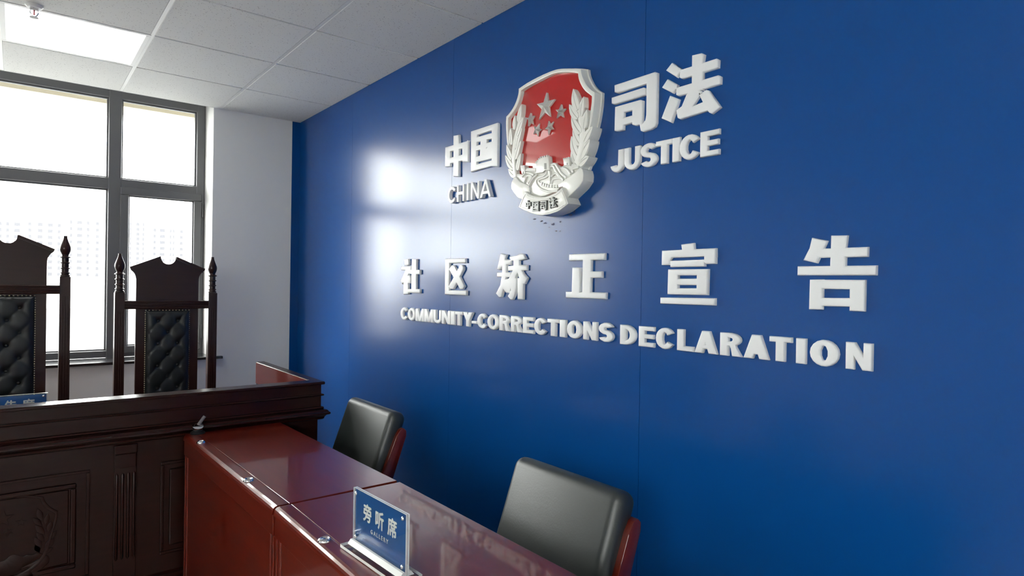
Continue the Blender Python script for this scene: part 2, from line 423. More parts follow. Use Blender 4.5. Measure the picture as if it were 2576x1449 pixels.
GLYPHS={'si':[[(-1.5533,2.1641),(-1.3701,2.1649),(-1.3585,2.1589),(-1.3588,1.9893),(-1.3651,1.9776),(-1.3815,1.9721),(-1.4168,1.9699),(-1.4277,1.975),(-1.4334,1.9981),(-1.4175,2.0007),(-1.4085,2.0083),(-1.4049,2.0262),(-1.4056,2.133),(-1.5386,2.1312),(-1.5518,2.1375)],[(-1.566,2.1217),(-1.4181,2.1236),(-1.4081,2.1181),(-1.4084,2.0948),(-1.553,2.0932),(-1.5655,2.0992)],[(-1.5485,2.0844),(-1.5046,2.0846),(-1.5056,1.9926),(-1.5378,1.9931),(-1.5496,1.9975)],[(-1.5485,2.0844),(-1.4312,2.0843),(-1.4195,2.0786),(-1.4194,2.0558),(-1.4672,2.0549),(-1.504,2.0561),(-1.5479,2.0554)],[(-1.4679,2.0836),(-1.4312,2.0843),(-1.4195,2.0786),(-1.4202,1.9974),(-1.4496,1.9965),(-1.467,2.0039)],[(-1.5087,2.0368),(-1.4566,2.0374),(-1.4561,2.0113),(-1.5081,2.0092)]],'fa':[[(-1.2993,2.1771),(-1.261,2.1456),(-1.2783,2.1219),(-1.3235,2.1574)],[(-1.3166,2.127),(-1.2742,2.0972),(-1.2936,2.0736),(-1.3396,2.1039)],[(-1.3055,2.0697),(-1.2679,2.049),(-1.2971,1.9773),(-1.3394,2.0007)],[(-1.2216,2.1797),(-1.1861,2.1769),(-1.1749,2.1695),(-1.1788,2.144),(-1.1787,2.057),(-1.2211,2.067)],[(-1.2673,2.1443),(-1.1316,2.1448),(-1.1229,2.1387),(-1.1237,2.1138),(-1.2586,2.1132),(-1.2683,2.1194)],[(-1.2805,2.0898),(-1.1242,2.0916),(-1.1146,2.085),(-1.1151,2.0615),(-1.2717,2.0602),(-1.2815,2.0663)],[(-1.24,2.0597),(-1.2075,2.0681),(-1.1939,2.0634),(-1.181,2.0533),(-1.2133,2.0174),(-1.2059,1.9884),(-1.263,1.9824),(-1.2739,1.989),(-1.2798,2.0155),(-1.2586,2.0243)],[(-1.2269,2.0145),(-1.178,2.0206),(-1.156,1.9895),(-1.263,1.9824),(-1.2739,1.989)],[(-1.1929,2.0474),(-1.1671,2.0563),(-1.1572,2.052),(-1.1134,1.9902),(-1.1444,1.9757),(-1.1559,1.9824),(-1.1626,1.9937),(-1.1787,2.0199)]],'zhong':[[(-2.6154,2.1705),(-2.5642,2.1666),(-2.5595,2.1631),(-2.5567,1.9604),(-2.6114,1.9673)],[(-2.6898,2.1251),(-2.6368,2.1246),(-2.6368,2.0204),(-2.6901,2.0262)],[(-2.6898,2.1251),(-2.4803,2.1231),(-2.4794,2.0922),(-2.689,2.0967)],[(-2.6881,2.0661),(-2.4786,2.0644),(-2.4778,2.034),(-2.6872,2.0354)],[(-2.5371,2.1234),(-2.4791,2.122),(-2.4774,2.0201),(-2.5345,2.0291)]],'guo':[[(-2.4637,2.1638),(-2.4111,2.1634),(-2.4096,1.971),(-2.46,1.9694)],[(-2.4637,2.1638),(-2.2548,2.1648),(-2.2425,2.1607),(-2.2434,2.139),(-2.4104,2.1364),(-2.4629,2.1355)],[(-2.2986,2.1644),(-2.2425,2.1607),(-2.2423,1.9647),(-2.2945,1.9726)],[(-2.4592,1.9996),(-2.2943,2.0019),(-2.2429,1.9884),(-2.2425,1.9721),(-2.2936,1.9742),(-2.4096,1.9707),(-2.46,1.9694)],[(-2.4344,2.1283),(-2.2885,2.126),(-2.2878,2.0989),(-2.4337,2.1049)],[(-2.4333,2.0883),(-2.2875,2.0875),(-2.2869,2.0635),(-2.4326,2.0633)],[(-2.4319,2.0371),(-2.2862,2.038),(-2.2854,2.008),(-2.4311,2.009)],[(-2.3834,2.1224),(-2.3304,2.1191),(-2.3339,2.0198),(-2.3887,2.025)],[(-2.3376,2.0628),(-2.2919,2.0644),(-2.2909,2.0253),(-2.3367,2.0293)]],'she':[[(-3.0988,1.5684),(-3.0455,1.5703),(-3.0381,1.537),(-3.0748,1.5328),(-3.0944,1.5347)],[(-3.1321,1.5298),(-3.0168,1.531),(-3.0193,1.5083),(-3.1314,1.5088)],[(-3.0806,1.5106),(-3.0248,1.5226),(-3.0534,1.4706),(-3.1176,1.4305),(-3.1349,1.4498)],[(-3.1034,1.4643),(-3.0472,1.4801),(-3.044,1.3757),(-3.1025,1.3729)],[(-3.0664,1.4738),(-3.0344,1.4817),(-3.016,1.4627),(-3.0234,1.4359),(-3.0587,1.4357)],[(-3.013,1.5695),(-2.9585,1.5676),(-2.9578,1.4038),(-3.0142,1.4046)],[(-3.0514,1.5112),(-2.9212,1.5092),(-2.9217,1.4843),(-3.0506,1.4865)],[(-3.0642,1.4045),(-2.9181,1.4059),(-2.9186,1.3837),(-3.0636,1.3832)]],'qu':[[(-2.6741,1.5622),(-2.632,1.5623),(-2.6342,1.3816),(-2.6732,1.3817)],[(-2.6741,1.5622),(-2.493,1.5597),(-2.4913,1.5367),(-2.6734,1.5387)],[(-2.6738,1.4043),(-2.4804,1.405),(-2.4797,1.3815),(-2.6732,1.3817)],[(-2.6368,1.5088),(-2.6147,1.5285),(-2.5903,1.5281),(-2.4956,1.4255),(-2.5135,1.41),(-2.536,1.4097)],[(-2.5393,1.5287),(-2.5208,1.5289),(-2.5056,1.5184),(-2.5052,1.5045),(-2.5947,1.4103),(-2.626,1.4099),(-2.637,1.4241)]],'jiao':[[(-2.2166,1.574),(-2.1702,1.5681),(-2.1796,1.5481),(-2.183,1.5285),(-2.2222,1.5001),(-2.2416,1.5049),(-2.2283,1.5385)],[(-2.1859,1.5461),(-2.1395,1.5441),(-2.1399,1.5223),(-2.2228,1.5215),(-2.2184,1.5459)],[(-2.2413,1.4901),(-2.1381,1.4903),(-2.14,1.4679),(-2.2407,1.4695)],[(-2.2034,1.5502),(-2.1678,1.5478),(-2.1708,1.4739),(-2.1877,1.4225),(-2.2015,1.3797),(-2.2241,1.3785),(-2.2465,1.3956),(-2.2155,1.4344),(-2.2042,1.4832)],[(-2.1837,1.4588),(-2.1616,1.4619),(-2.1318,1.4321),(-2.1454,1.399),(-2.1747,1.4),(-2.1925,1.4163)],[(-2.1534,1.558),(-2.1018,1.5631),(-2.074,1.5696),(-2.0532,1.5675),(-2.0367,1.5455),(-2.0778,1.5392),(-2.1394,1.539)],[(-2.125,1.5423),(-2.0826,1.5428),(-2.079,1.4943),(-2.1238,1.4947)],[(-2.1606,1.5175),(-2.0774,1.5219),(-2.0301,1.5199),(-2.0309,1.4967),(-2.1601,1.4965)],[(-2.1287,1.4977),(-2.0861,1.4973),(-2.1018,1.4678),(-2.1377,1.4365),(-2.1673,1.4559),(-2.1425,1.4739)],[(-2.1002,1.4974),(-2.0638,1.4971),(-2.051,1.4824),(-2.0247,1.4649),(-2.0422,1.4393),(-2.0578,1.4401),(-2.0815,1.4619)],[(-2.1351,1.4649),(-2.0965,1.4649),(-2.0968,1.4206),(-2.1078,1.3878),(-2.1231,1.3702),(-2.1399,1.3698),(-2.1606,1.3852),(-2.1385,1.4111)],[(-2.0937,1.4649),(-2.0506,1.4634),(-2.0515,1.373),(-2.0914,1.3729)]],'zheng':[[(-1.7753,1.558),(-1.5866,1.5566),(-1.5867,1.5309),(-1.7759,1.5323)],[(-1.7005,1.5354),(-1.6541,1.5343),(-1.6555,1.4056),(-1.7012,1.4047)],[(-1.6674,1.4901),(-1.5995,1.4895),(-1.5989,1.4648),(-1.6669,1.4648)],[(-1.7568,1.5061),(-1.7109,1.5047),(-1.7123,1.4071),(-1.7583,1.4062)],[(-1.7913,1.4118),(-1.5772,1.4116),(-1.577,1.387),(-1.7907,1.3876)]],'xuan':[[(-1.2517,1.5739),(-1.203,1.577),(-1.1996,1.551),(-1.2465,1.5491)],[(-1.3281,1.5565),(-1.1221,1.5574),(-1.1211,1.5284),(-1.1641,1.5322),(-1.2867,1.5309),(-1.3275,1.5283)],[(-1.3281,1.5565),(-1.2872,1.5565),(-1.2867,1.5309),(-1.2943,1.5232),(-1.2949,1.5075),(-1.3284,1.5077)],[(-1.1646,1.5566),(-1.1221,1.5567),(-1.1219,1.5084),(-1.159,1.5084),(-1.1638,1.5142)],[(-1.2934,1.5218),(-1.164,1.523),(-1.1604,1.5006),(-1.293,1.5004)],[(-1.3016,1.4937),(-1.2606,1.4936),(-1.2606,1.4105),(-1.3029,1.4103)],[(-1.1904,1.4932),(-1.1477,1.493),(-1.1489,1.4108),(-1.1904,1.4106)],[(-1.3016,1.4937),(-1.1477,1.493),(-1.1477,1.4728),(-1.3012,1.4733)],[(-1.3018,1.4626),(-1.1483,1.4634),(-1.1487,1.4421),(-1.3023,1.4411)],[(-1.3025,1.4311),(-1.1489,1.433),(-1.1489,1.4108),(-1.3029,1.4103)],[(-1.3316,1.4),(-1.1218,1.4023),(-1.1217,1.3793),(-1.3316,1.3783)]],'gao':[[(-.8254,1.5743),(-.7834,1.5641),(-.7938,1.5415),(-.8105,1.5043),(-.8484,1.5133),(-.8317,1.5458)],[(-.7746,1.5775),(-.7325,1.5758),(-.7355,1.545),(-.736,1.4916),(-.776,1.4921),(-.7749,1.5437)],[(-.8025,1.5436),(-.682,1.5438),(-.6824,1.5183),(-.8064,1.5187)],[(-.8639,1.4972),(-.6609,1.4966),(-.6613,1.4711),(-.864,1.4718)],[(-.8293,1.4605),(-.7933,1.4612),(-.7936,1.3797),(-.8303,1.3788)],[(-.7252,1.4599),(-.6871,1.4599),(-.6873,1.3789),(-.7246,1.3787)],[(-.8293,1.4605),(-.6871,1.4599),(-.6869,1.4352),(-.8289,1.435)],[(-.8293,1.4112),(-.6871,1.4135),(-.6869,1.3907),(-.8289,1.3885)]]}
WORDS={'CHINA':[('C',-2.6477,-2.576),('H',-2.5645,-2.5025),('I',-2.4803,-2.4653),('N',-2.446,-2.3787),('A',-2.371,-2.2861)],'JUSTICE':[('J',-1.5662,-1.5024),('U',-1.5005,-1.4277),('S',-1.4271,-1.3546),('T',-1.3605,-1.2907),('I',-1.2923,-1.2628),('C',-1.2643,-1.1868),('E',-1.1853,-1.1168)],'CC':[('C',-3.1306,-3.0472),('O',-3.0484,-2.9631),('M',-2.963,-2.8709),('M',-2.8708,-2.778),('U',-2.7779,-2.6983),('N',-2.6982,-2.6154),('I',-2.6132,-2.5769),('T',-2.5769,-2.5073),('Y',-2.5072,-2.4239),('-',-2.4332,-2.3897),('C',-2.388,-2.3088),('O',-2.3087,-2.2194),('R',-2.2178,-2.1385),('R',-2.1349,-2.0558),('E',-2.0524,-1.9815),('C',-1.9788,-1.9005),('T',-1.8967,-1.8251),('I',-1.8226,-1.788),('O',-1.7823,-1.6993),('N',-1.6922,-1.6206),('S',-1.6113,-1.5395)],'D':[('D',-1.507,-1.4336),('E',-1.4215,-1.3551),('C',-1.3478,-1.2741),('L',-1.2612,-1.1981),('A',-1.194,-1.1121),('R',-1.1025,-1.0288),('A',-1.0234,-.943),('T',-.9426,-.8768),('I',-.8644,-.8367),('O',-.8259,-.7492),('N',-.7322,-.6674)]}
EMB={'outer':[(-1.6916,2.2498),(-1.7236,2.2608),(-1.7787,2.2758),(-1.8354,2.2857),(-1.9242,2.2843),(-2.0073,2.2759),(-2.0634,2.2651),(-2.065,2.246),(-2.0777,2.2182),(-2.0972,2.1944),(-2.1241,2.1747),(-2.1469,2.1637),(-2.1485,2.137),(-2.1451,2.0937),(-2.1368,2.041),(-2.1176,1.9757),(-2.0857,1.9032),(-2.0332,1.8331),(-1.9473,1.7798),(-1.8384,1.7693),(-1.7593,1.7922),(-1.7058,1.8316),(-1.6692,1.8939),(-1.65,1.9649),(-1.6382,2.0232),(-1.6288,2.0552),(-1.6199,2.1019),(-1.6175,2.1461),(-1.6381,2.1606),(-1.6589,2.1813),(-1.6767,2.2078),(-1.6875,2.2303)],'inner':[(-1.7072,2.2391),(-1.737,2.2505),(-1.7783,2.2619),(-1.8446,2.2724),(-1.9238,2.2679),(-2.0069,2.2604),(-2.0477,2.253),(-2.0517,2.2345),(-2.064,2.2068),(-2.0879,2.1812),(-2.1327,2.1538),(-2.1325,2.1116),(-2.1284,2.0715),(-2.1188,2.0237),(-2.101,1.9698),(-2.0695,1.9045),(-2.0231,1.8486),(-1.9403,1.8002),(-1.8436,1.7886),(-1.7709,1.8088),(-1.7211,1.844),(-1.6841,1.9036),(-1.6635,1.9672),(-1.647,2.032),(-1.6394,2.0744),(-1.6335,2.1096),(-1.6324,2.1349),(-1.6688,2.1641),(-1.6902,2.1914),(-1.7031,2.2169)],'leafL':[([(-2.0311,2.1913),(-2.0502,2.1194)],32),([(-2.0171,2.1346),(-2.0626,2.064)],32),([(-2.0788,2.1541),(-2.0801,2.0933)],24),([(-2.1058,2.1069),(-2.0991,2.0325)],26),([(-2.0295,2.0925),(-2.0687,2.013)],30),([(-2.0345,2.039),(-2.0741,1.9674)],32),([(-2.1355,2.0386),(-2.0976,1.9709)],30),([(-2.1441,1.9956),(-2.0871,1.9286)],34),([(-2.0369,1.9877),(-2.0608,1.9192)],28),([(-2.1232,1.9335),(-2.0722,1.8946)],30)],'leafR':[([(-1.723,2.1822),(-1.6972,2.0969)],95),([(-1.6669,2.1402),(-1.6815,2.069)],80),([(-1.7452,2.1284),(-1.6976,2.066)],85),([(-1.6496,2.0881),(-1.6665,2.0194)],85),([(-1.7332,2.0802),(-1.6829,2.0077)],95),([(-1.62,2.0203),(-1.6654,1.9702)],90),([(-1.7253,2.0321),(-1.6847,1.9636)],85),([(-1.6334,1.9749),(-1.686,1.9145)],110),([(-1.7343,2.005),(-1.7003,1.9241)],95),([(-1.7321,1.9545),(-1.7086,1.9005)],85),([(-1.6397,1.9139),(-1.6938,1.8883)],110),([(-1.732,1.9542),(-1.7109,1.8996)],95)],'stemL':[(-2.0389,2.1402),(-2.0615,2.0927),(-2.0807,2.044),(-2.0866,1.9809),(-2.0722,1.8917)],'stemR':[(-1.7105,2.1345),(-1.69,2.0855),(-1.6804,2.0491),(-1.6752,2.0063),(-1.6783,1.9576),(-1.6913,1.9128),(-1.705,1.895)],'hills':[(-2.0798,1.8939),(-2.0624,1.9049),(-2.0431,1.9002),(-2.0276,1.8981),(-2.0041,1.9145),(-1.9941,1.9207),(-1.9376,1.9119),(-1.9339,1.8944),(-1.8828,1.8939),(-1.8553,1.9149),(-1.8339,1.9185),(-1.8155,1.9093),(-1.7942,1.8971),(-1.7853,1.8949),(-1.7737,1.9023),(-1.7444,1.8942),(-1.7218,1.9019),(-1.7046,1.8935),(-1.682,1.8785),(-1.6875,1.8734),(-1.7462,1.8456),(-1.7955,1.8254),(-1.7982,1.8115),(-1.8311,1.8008),(-1.9121,1.7906),(-1.9711,1.803),(-1.9983,1.8166),(-1.9855,1.8453),(-2.0441,1.8696)],'towerL':[(-2.0297,1.9342),(-2.0024,1.9319),(-1.9957,1.8965),(-2.0202,1.8975)],'tower':[(-1.9278,1.9298),(-1.9026,1.946),(-1.854,1.9465),(-1.8464,1.8903),(-1.8729,1.8928),(-1.8884,1.8855),(-1.9275,1.8886)],'towerR':[(-1.7692,1.9209),(-1.7359,1.9213),(-1.7318,1.8906),(-1.7643,1.8982)],'teeth':[(-1.9279,1.9308),(-1.9199,1.9356),(-1.9114,1.941),(-1.9016,1.9463),(-1.8899,1.9466),(-1.8773,1.9468),(-1.8633,1.9467)],'teethR':[(-1.7663,1.9219),(-1.7575,1.9218),(-1.748,1.922),(-1.7388,1.9222)],'door':[(-1.8782,1.9212),(-1.8657,1.9202),(-1.8636,1.8957),(-1.8767,1.8969)],'doorR':[(-1.7484,1.9029),(-1.7433,1.9042),(-1.7422,1.896),(-1.748,1.8965)],'doorL':[(-2.0119,1.9051),(-2.0068,1.9077),(-2.0052,1.8977),(-2.0107,1.8978)],'paths':[[(-1.8712,1.8941),(-1.8734,1.882),(-1.8927,1.873),(-1.9229,1.8695),(-1.9333,1.8581),(-1.9271,1.8405),(-1.8977,1.8203),(-1.8504,1.8058),(-1.8033,1.8047)],[(-1.8602,1.8906),(-1.8558,1.8755),(-1.8767,1.8658),(-1.9099,1.8626),(-1.9184,1.8552),(-1.9062,1.8433),(-1.8759,1.8314),(-1.8052,1.8212)],[(-1.8468,1.9104),(-1.8224,1.9116),(-1.8039,1.8931),(-1.7855,1.8704),(-1.7557,1.8495)],[(-1.8481,1.9023),(-1.8313,1.9031),(-1.8188,1.887),(-1.7972,1.8639),(-1.7731,1.8447)],[(-1.8404,1.8355),(-1.8316,1.8519),(-1.806,1.8544),(-1.7806,1.85),(-1.7716,1.8404)],[(-1.8426,1.8635),(-1.8215,1.8727),(-1.8048,1.8689),(-1.7965,1.8567)],[(-2.0249,1.8877),(-2.0013,1.8988),(-1.971,1.8948),(-1.9476,1.8832)],[(-2.0104,1.8567),(-1.9942,1.8838),(-1.9758,1.8851),(-1.9573,1.877),(-1.9834,1.8556)],[(-1.9916,1.9147),(-1.9351,1.906)],[(-1.9982,1.9102),(-1.935,1.9007)],[(-1.969,1.8133),(-1.9763,1.8398),(-1.9506,1.8709),(-1.9249,1.8845)],[(-1.7772,1.8915),(-1.7506,1.8798),(-1.7301,1.8592)],[(-1.716,1.8633),(-1.7177,1.8773),(-1.6856,1.8798)],[(-1.8477,1.8868),(-1.845,1.8371)]],'wallteeth':[(-1.8952,1.8415),(-1.8825,1.8365),(-1.8683,1.8321),(-1.8542,1.8284),(-1.8372,1.8255),(-1.8204,1.8231),(-1.8053,1.8218)],'lobeL':[(-2.074,1.8924),(-2.0581,1.8882),(-2.0385,1.8715),(-2.0124,1.8586),(-1.9783,1.8456),(-1.9688,1.8353),(-1.9694,1.8193),(-1.9877,1.8191),(-1.9944,1.8155),(-2.0141,1.7895),(-2.0419,1.7999),(-2.0705,1.8226),(-2.0906,1.8446),(-2.0911,1.8658)],'lobeR':[(-1.68,1.8755),(-1.6648,1.8686),(-1.6583,1.8493),(-1.6597,1.8263),(-1.6798,1.8064),(-1.7073,1.7889),(-1.7381,1.7713),(-1.7454,1.7751),(-1.7711,1.8158),(-1.7947,1.8145),(-1.798,1.828),(-1.7803,1.833),(-1.7456,1.8448),(-1.7089,1.8599)],'foldL':[(-1.9985,1.8274),(-1.9767,1.825),(-1.9698,1.8157),(-1.9711,1.803),(-1.9983,1.8188)],'ribbon':[(-1.9824,1.8196),(-1.9521,1.8032),(-1.9064,1.7894),(-1.8589,1.7846),(-1.8132,1.7901),(-1.7806,1.8001),(-1.7626,1.8108),(-1.7242,1.7453),(-1.767,1.7252),(-1.8174,1.7143),(-1.8728,1.7121),(-1.911,1.7172),(-1.9636,1.7335),(-2.0043,1.7483),(-2.0234,1.7591)],'stars':[[(-1.8867,2.208),(-1.8369,2.17),(-1.8618,2.106),(-1.9301,2.1078),(-1.9445,2.174)],[(-1.9846,2.1466),(-1.9624,2.1307),(-1.9687,2.096),(-1.999,2.0945),(-2.0093,2.129)],[(-1.9281,2.0922),(-1.9137,2.065),(-1.9359,2.0407),(-1.9643,2.0547),(-1.961,2.087)],[(-1.8712,2.0909),(-1.8433,2.083),(-1.8414,2.0528),(-1.8715,2.0361),(-1.8919,2.0628)],[(-1.7991,2.1415),(-1.7744,2.1196),(-1.7859,2.0878),(-1.8241,2.0921),(-1.8307,2.1269)]],'rq':[[(-1.9736,1.7812),(-1.9373,1.7809),(-1.9363,1.7428),(-1.9743,1.7439)],[(-1.9299,1.7728),(-1.885,1.7699),(-1.8872,1.7282),(-1.9322,1.7319)],[(-1.8819,1.7702),(-1.8383,1.7701),(-1.8395,1.7283),(-1.8822,1.7329)],[(-1.8345,1.7759),(-1.7864,1.7801),(-1.778,1.7371),(-1.8258,1.7322)]]}
# ------------------------------------------------------------------ writing on the blue wall
CH = [('zhong', '中', 'large white raised Chinese character left of the shield, first of the upper line', .005, 'upper line of Chinese characters'),
 ('guo', '国', 'large white raised boxy Chinese character touching the left side of the shield', .005, 'upper line of Chinese characters'),
 ('si', '司', 'large white raised Chinese character right of the shield, above the letters JUST', .0, 'upper line of Chinese characters'),
 ('fa', '法', 'large white raised Chinese character highest on the wall, above the letters ICE', .0, 'upper line of Chinese characters'),
 ('she', '社', 'white raised Chinese character at the left end of the lower line', .003, 'lower line of Chinese characters'),
 ('qu', '区', 'white raised Chinese character with an X inside an open box, lower line', .002, 'lower line of Chinese characters'),
 ('jiao', '矫', 'dense white raised Chinese character below the shield, third of the lower line', .002, 'lower line of Chinese characters'),
 ('zheng', '正', 'white raised Chinese character of five straight bars, fourth of the lower line', .0, 'lower line of Chinese characters'),
 ('xuan', '宣', 'white raised Chinese character with a roof over two slots, fifth of the lower line', .0, 'lower line of Chinese characters'),
 ('gao', '告', 'white raised Chinese character at the right end of the lower line', .0, 'lower line of Chinese characters')]
for key, ch, lab, tr, grp in CH:
    o = wall_obj('raised_character', GLYPHS[key], -.001, .013, LETTER, bev=.0055, trim=tr)
    tag(o, lab, 'character', grp)
def arc(cx, cy, rx, ry, a0, a1, n=14):
    return [(cx+rx*math.cos(math.radians(a0+(a1-a0)*i/n)), cy+ry*math.sin(math.radians(a0+(a1-a0)*i/n))) for i in range(n+1)]
def sector(cx, cy, rx, ry, ix, iy, a0, a1, n=18):
    return arc(cx, cy, rx, ry, a0, a1, n)+arc(cx, cy, ix, iy, a1, a0, n)
def rect(x0, x1, y0, y1): return [(x0, y0), (x1, y0), (x1, y1), (x0, y1)]
def stroke(pts, sx, sy):
    L, R = [], []
    for i, p in enumerate(pts):
        q0 = pts[max(i-1, 0)]; q1 = pts[min(i+1, len(pts)-1)]
        d = Vector((q1[0]-q0[0], q1[1]-q0[1])).normalized(); n = Vector((-d.y, d.x))
        k = .5*(sx*abs(n.x)+sy*abs(n.y))
        L.append((p[0]+n.x*k, p[1]+n.y*k)); R.append((p[0]-n.x*k, p[1]-n.y*k))
    return [[L[i], L[i+1], R[i+1], R[i]] for i in range(len(L)-1)]
def letter(c, w, h, sv, sh):
    if c == 'I': return [rect(0, w, 0, h)]
    if c == '-': return [rect(0, w, h*.26, h*.46)]
    if c == 'L': return [rect(0, sv, 0, h), rect(0, w, 0, sh*1.05)]
    if c == 'T': return [rect((w-sv)/2, (w+sv)/2, 0, h), rect(0, w, h-sh, h)]
    if c == 'E': return [rect(0, sv, 0, h), rect(0, w, h-sh, h), rect(0, w*.96, h*.51-sh/2, h*.51+sh/2), rect(0, w, 0, sh)]
    if c == 'H': return [rect(0, sv, 0, h), rect(w-sv, w, 0, h), rect(0, w, h*.5-sh/2, h*.5+sh/2)]
    if c == 'O': return [sector(w/2, h/2, w/2, h/2*1.02, w/2-sv, h/2-sh, 0, 180), sector(w/2, h/2, w/2, h/2*1.02, w/2-sv, h/2-sh, 180, 360)]
    if c == 'C': return [sector(w*.52, h/2, w*.52, h/2*1.02, w*.52-sv, h/2-sh, 32, 180), sector(w*.52, h/2, w*.52, h/2*1.02, w*.52-sv, h/2-sh, 180, 328)]
    if c == 'D':
        c0 = w*.36; return [rect(0, sv, 0, h), rect(0, c0+.001, h-sh, h), rect(0, c0+.001, 0, sh), sector(c0, h/2, w-c0, h/2, w-c0-sv, h/2-sh, -90, 90)]
    if c == 'R':
        c0 = w*.46; ry = h*.285; cy = h-ry
        return [rect(0, sv, 0, h), rect(0, c0+.001, h-sh*.9, h), rect(0, c0+.001, cy-ry, cy-ry+sh*.9), sector(c0, cy, w*.95-c0, ry, max(w*.95-c0-sv*.95, .004), ry-sh*.9, -90, 90),
                [(w*.36, cy-ry+sh*.9), (w*.36+sv*.9, cy-ry+sh*.9), (w*.74, h*.40), (w, 0), (w-sv*1.12, 0), (w*.5, h*.33)]]
    if c == 'A':
        k = sv*.5; return [[(0, 0), (sv*1.05, 0), (w/2+k, h), (w/2-k, h)], [(w-sv*1.05, 0), (w, 0), (w/2+k, h), (w/2-k, h)], [(w*.2, h*.19), (w*.8, h*.19), (w*.74, h*.19+sh*.9), (w*.26, h*.19+sh*.9)]]
    if c == 'N': return [rect(0, sv, 0, h), rect(w-sv, w, 0, h), [(0, h), (sv*1.08, h), (w, 0), (w-sv*1.08, 0)]]
    if c == 'M':
        k = sv*.42; return [rect(0, sv, 0, h), rect(w-sv, w, 0, h), [(0, h), (sv*1.15, h), (w/2+k, 0), (w/2-k, 0)], [(w-sv*1.15, h), (w, h), (w/2+k, 0), (w/2-k, 0)]]
    if c == 'U': return [rect(0, sv, h*.36, h), rect(w-sv, w, h*.36, h), sector(w/2, h*.37, w/2, h*.38, w/2-sv, h*.37-sh, 180, 360)]
    if c == 'J': return [rect(w-sv, w, h*.33, h), sector(w/2, h*.34, w/2, h*.35, w/2-sv, h*.34-sh*1.1, 185, 360)]
    if c == 'Y': return [[(0, h), (sv*1.2, h), (w/2+sv*.5, h*.42), (w/2-sv*.5, h*.42)], [(w-sv*1.2, h), (w, h), (w/2+sv*.5, h*.42), (w/2-sv*.5, h*.42)], rect((w-sv)/2, (w+sv)/2, 0, h*.47)]
    if c == 'S':
        ru = (h*1.03-sh)/4; cx = w/2; yt = h*1.015-sh/2-ru; yb = sh/2+ru-h*.015; ix = max(w/2-sv, .004)
        return [sector(cx, yt, w/2, ru+sh/2, ix, ru-sh/2, 18, 150), sector(cx, yt, w/2, ru+sh/2, ix, ru-sh/2, 150, 275),
                sector(cx, yb, w/2, ru+sh/2, ix, ru-sh/2, 95, -30), sector(cx, yb, w/2, ru+sh/2, ix, ru-sh/2, -30, -162)]
ORD = ['first', 'second', 'third', 'fourth', 'fifth', 'sixth', 'seventh', 'eighth', 'ninth', 'tenth', 'eleventh', 'twelfth']
def word(items, z0, z1, sv, sh, t, bev, text, grp):
    for k, (c, a, b) in enumerate(items):
        n = sum(1 for q in items[:k+1] if q[0] == c); tot = sum(1 for q in items if q[0] == c)
        w_, h_ = b-a, z1-z0
        s = min(sv, w_*.42) if c not in 'NMHU' else min(sv*.9, w_*(.27 if c == 'M' else .33))
        polys = [[(a+x, z0+y) for x, y in P] for P in letter(c, w_, h_, s, sh)]
        o = wall_obj('raised_letter', polys, -.001, t, LETTER, bev=bev)
        nm = 'hyphen' if c == '-' else 'letter '+c
        lab = 'white raised '+nm+(', '+ORD[n-1]+' '+c if tot > 1 else '')+' in the word '+text
        if c == '-': lab = 'white raised hyphen between COMMUNITY and CORRECTIONS'
        tag(o, lab, 'letter', grp)
CC = WORDS['CC']
word(WORDS['CHINA'], 1.8353, 1.9167, .0155, .0145, .019, .0012, 'CHINA', 'letters of the word CHINA')
word(WORDS['JUSTICE'], 1.846, 1.926, .0275, .0175, .013, .005, 'JUSTICE', 'letters of the word JUSTICE')
word(CC[:9], 1.2330, 1.3020, .030, .0165, .013, .005, 'COMMUNITY', 'letters of the word COMMUNITY')
word(CC[9:], 1.2310, 1.3005, .030, .0165, .013, .005, 'CORRECTIONS', 'letters of the word CORRECTIONS')
word(WORDS['D'], 1.2285, 1.2988, .0285, .0155, .013, .005, 'DECLARATION', 'letters of the word DECLARATION')
# ------------------------------------------------------------------ shield emblem
EC = (-1.883, 2.03)
em = thing('shield_emblem', 'red and ivory shield emblem with five stars on the blue wall', 'emblem', (0, -EC[0], EC[1])); em['_o'] = EC
def flat(L, k): return L
def smooth_loop(L, lim=38, n=5):
    P = [Vector(q) for q in L]; N = len(P); corner = []
    for i in range(N):
        a = P[i]-P[i-1]; b = P[(i+1) % N]-P[i]; corner.append(a.length < 1e-6 or b.length < 1e-6 or abs(a.angle(b)) > math.radians(lim))
    out = []
    for i in range(N):
        p1, p2 = P[i], P[(i+1) % N]
        p0 = p1-(p2-p1)*.5 if corner[i] else P[i-1]; p3 = p2+(p2-p1)*.5 if corner[(i+1) % N] else P[(i+2) % N]
        for k in range(n):
            u = k/n; out.append(tuple(.5*((2*p1)+(p2-p0)*u+(2*p0-5*p1+4*p2-p3)*u*u+(3*p1-p0-3*p2+p3)*u**3)))
    return out
for k_ in ('outer', 'inner', 'ribbon', 'lobeL', 'lobeR', 'hills'): EMB[k_] = smooth_loop(EMB[k_])
outer = union_loops([EMB['outer']], .0003); inner = union_loops([EMB['inner']], .0003)
def norm(L, ccw=True):
    a = sum(L[i][0]*L[(i+1) % len(L)][1]-L[(i+1) % len(L)][0]*L[i][1] for i in range(len(L)))
    return L if (a > 0) == ccw else L[::-1]
rim = solid([norm(outer[0]), norm(inner[0], False)], 0.0, .045, .002, 2, 0.)
shift(rim, *EC); obj('shield_rim', rim, EMBW, em, smooth=True, angle=35)
skirt = solid([inset(norm(outer[0]), -.007)], -.001, .012, .0, 1); shift(skirt, *EC); obj('shield_back', skirt, EMBW, em)
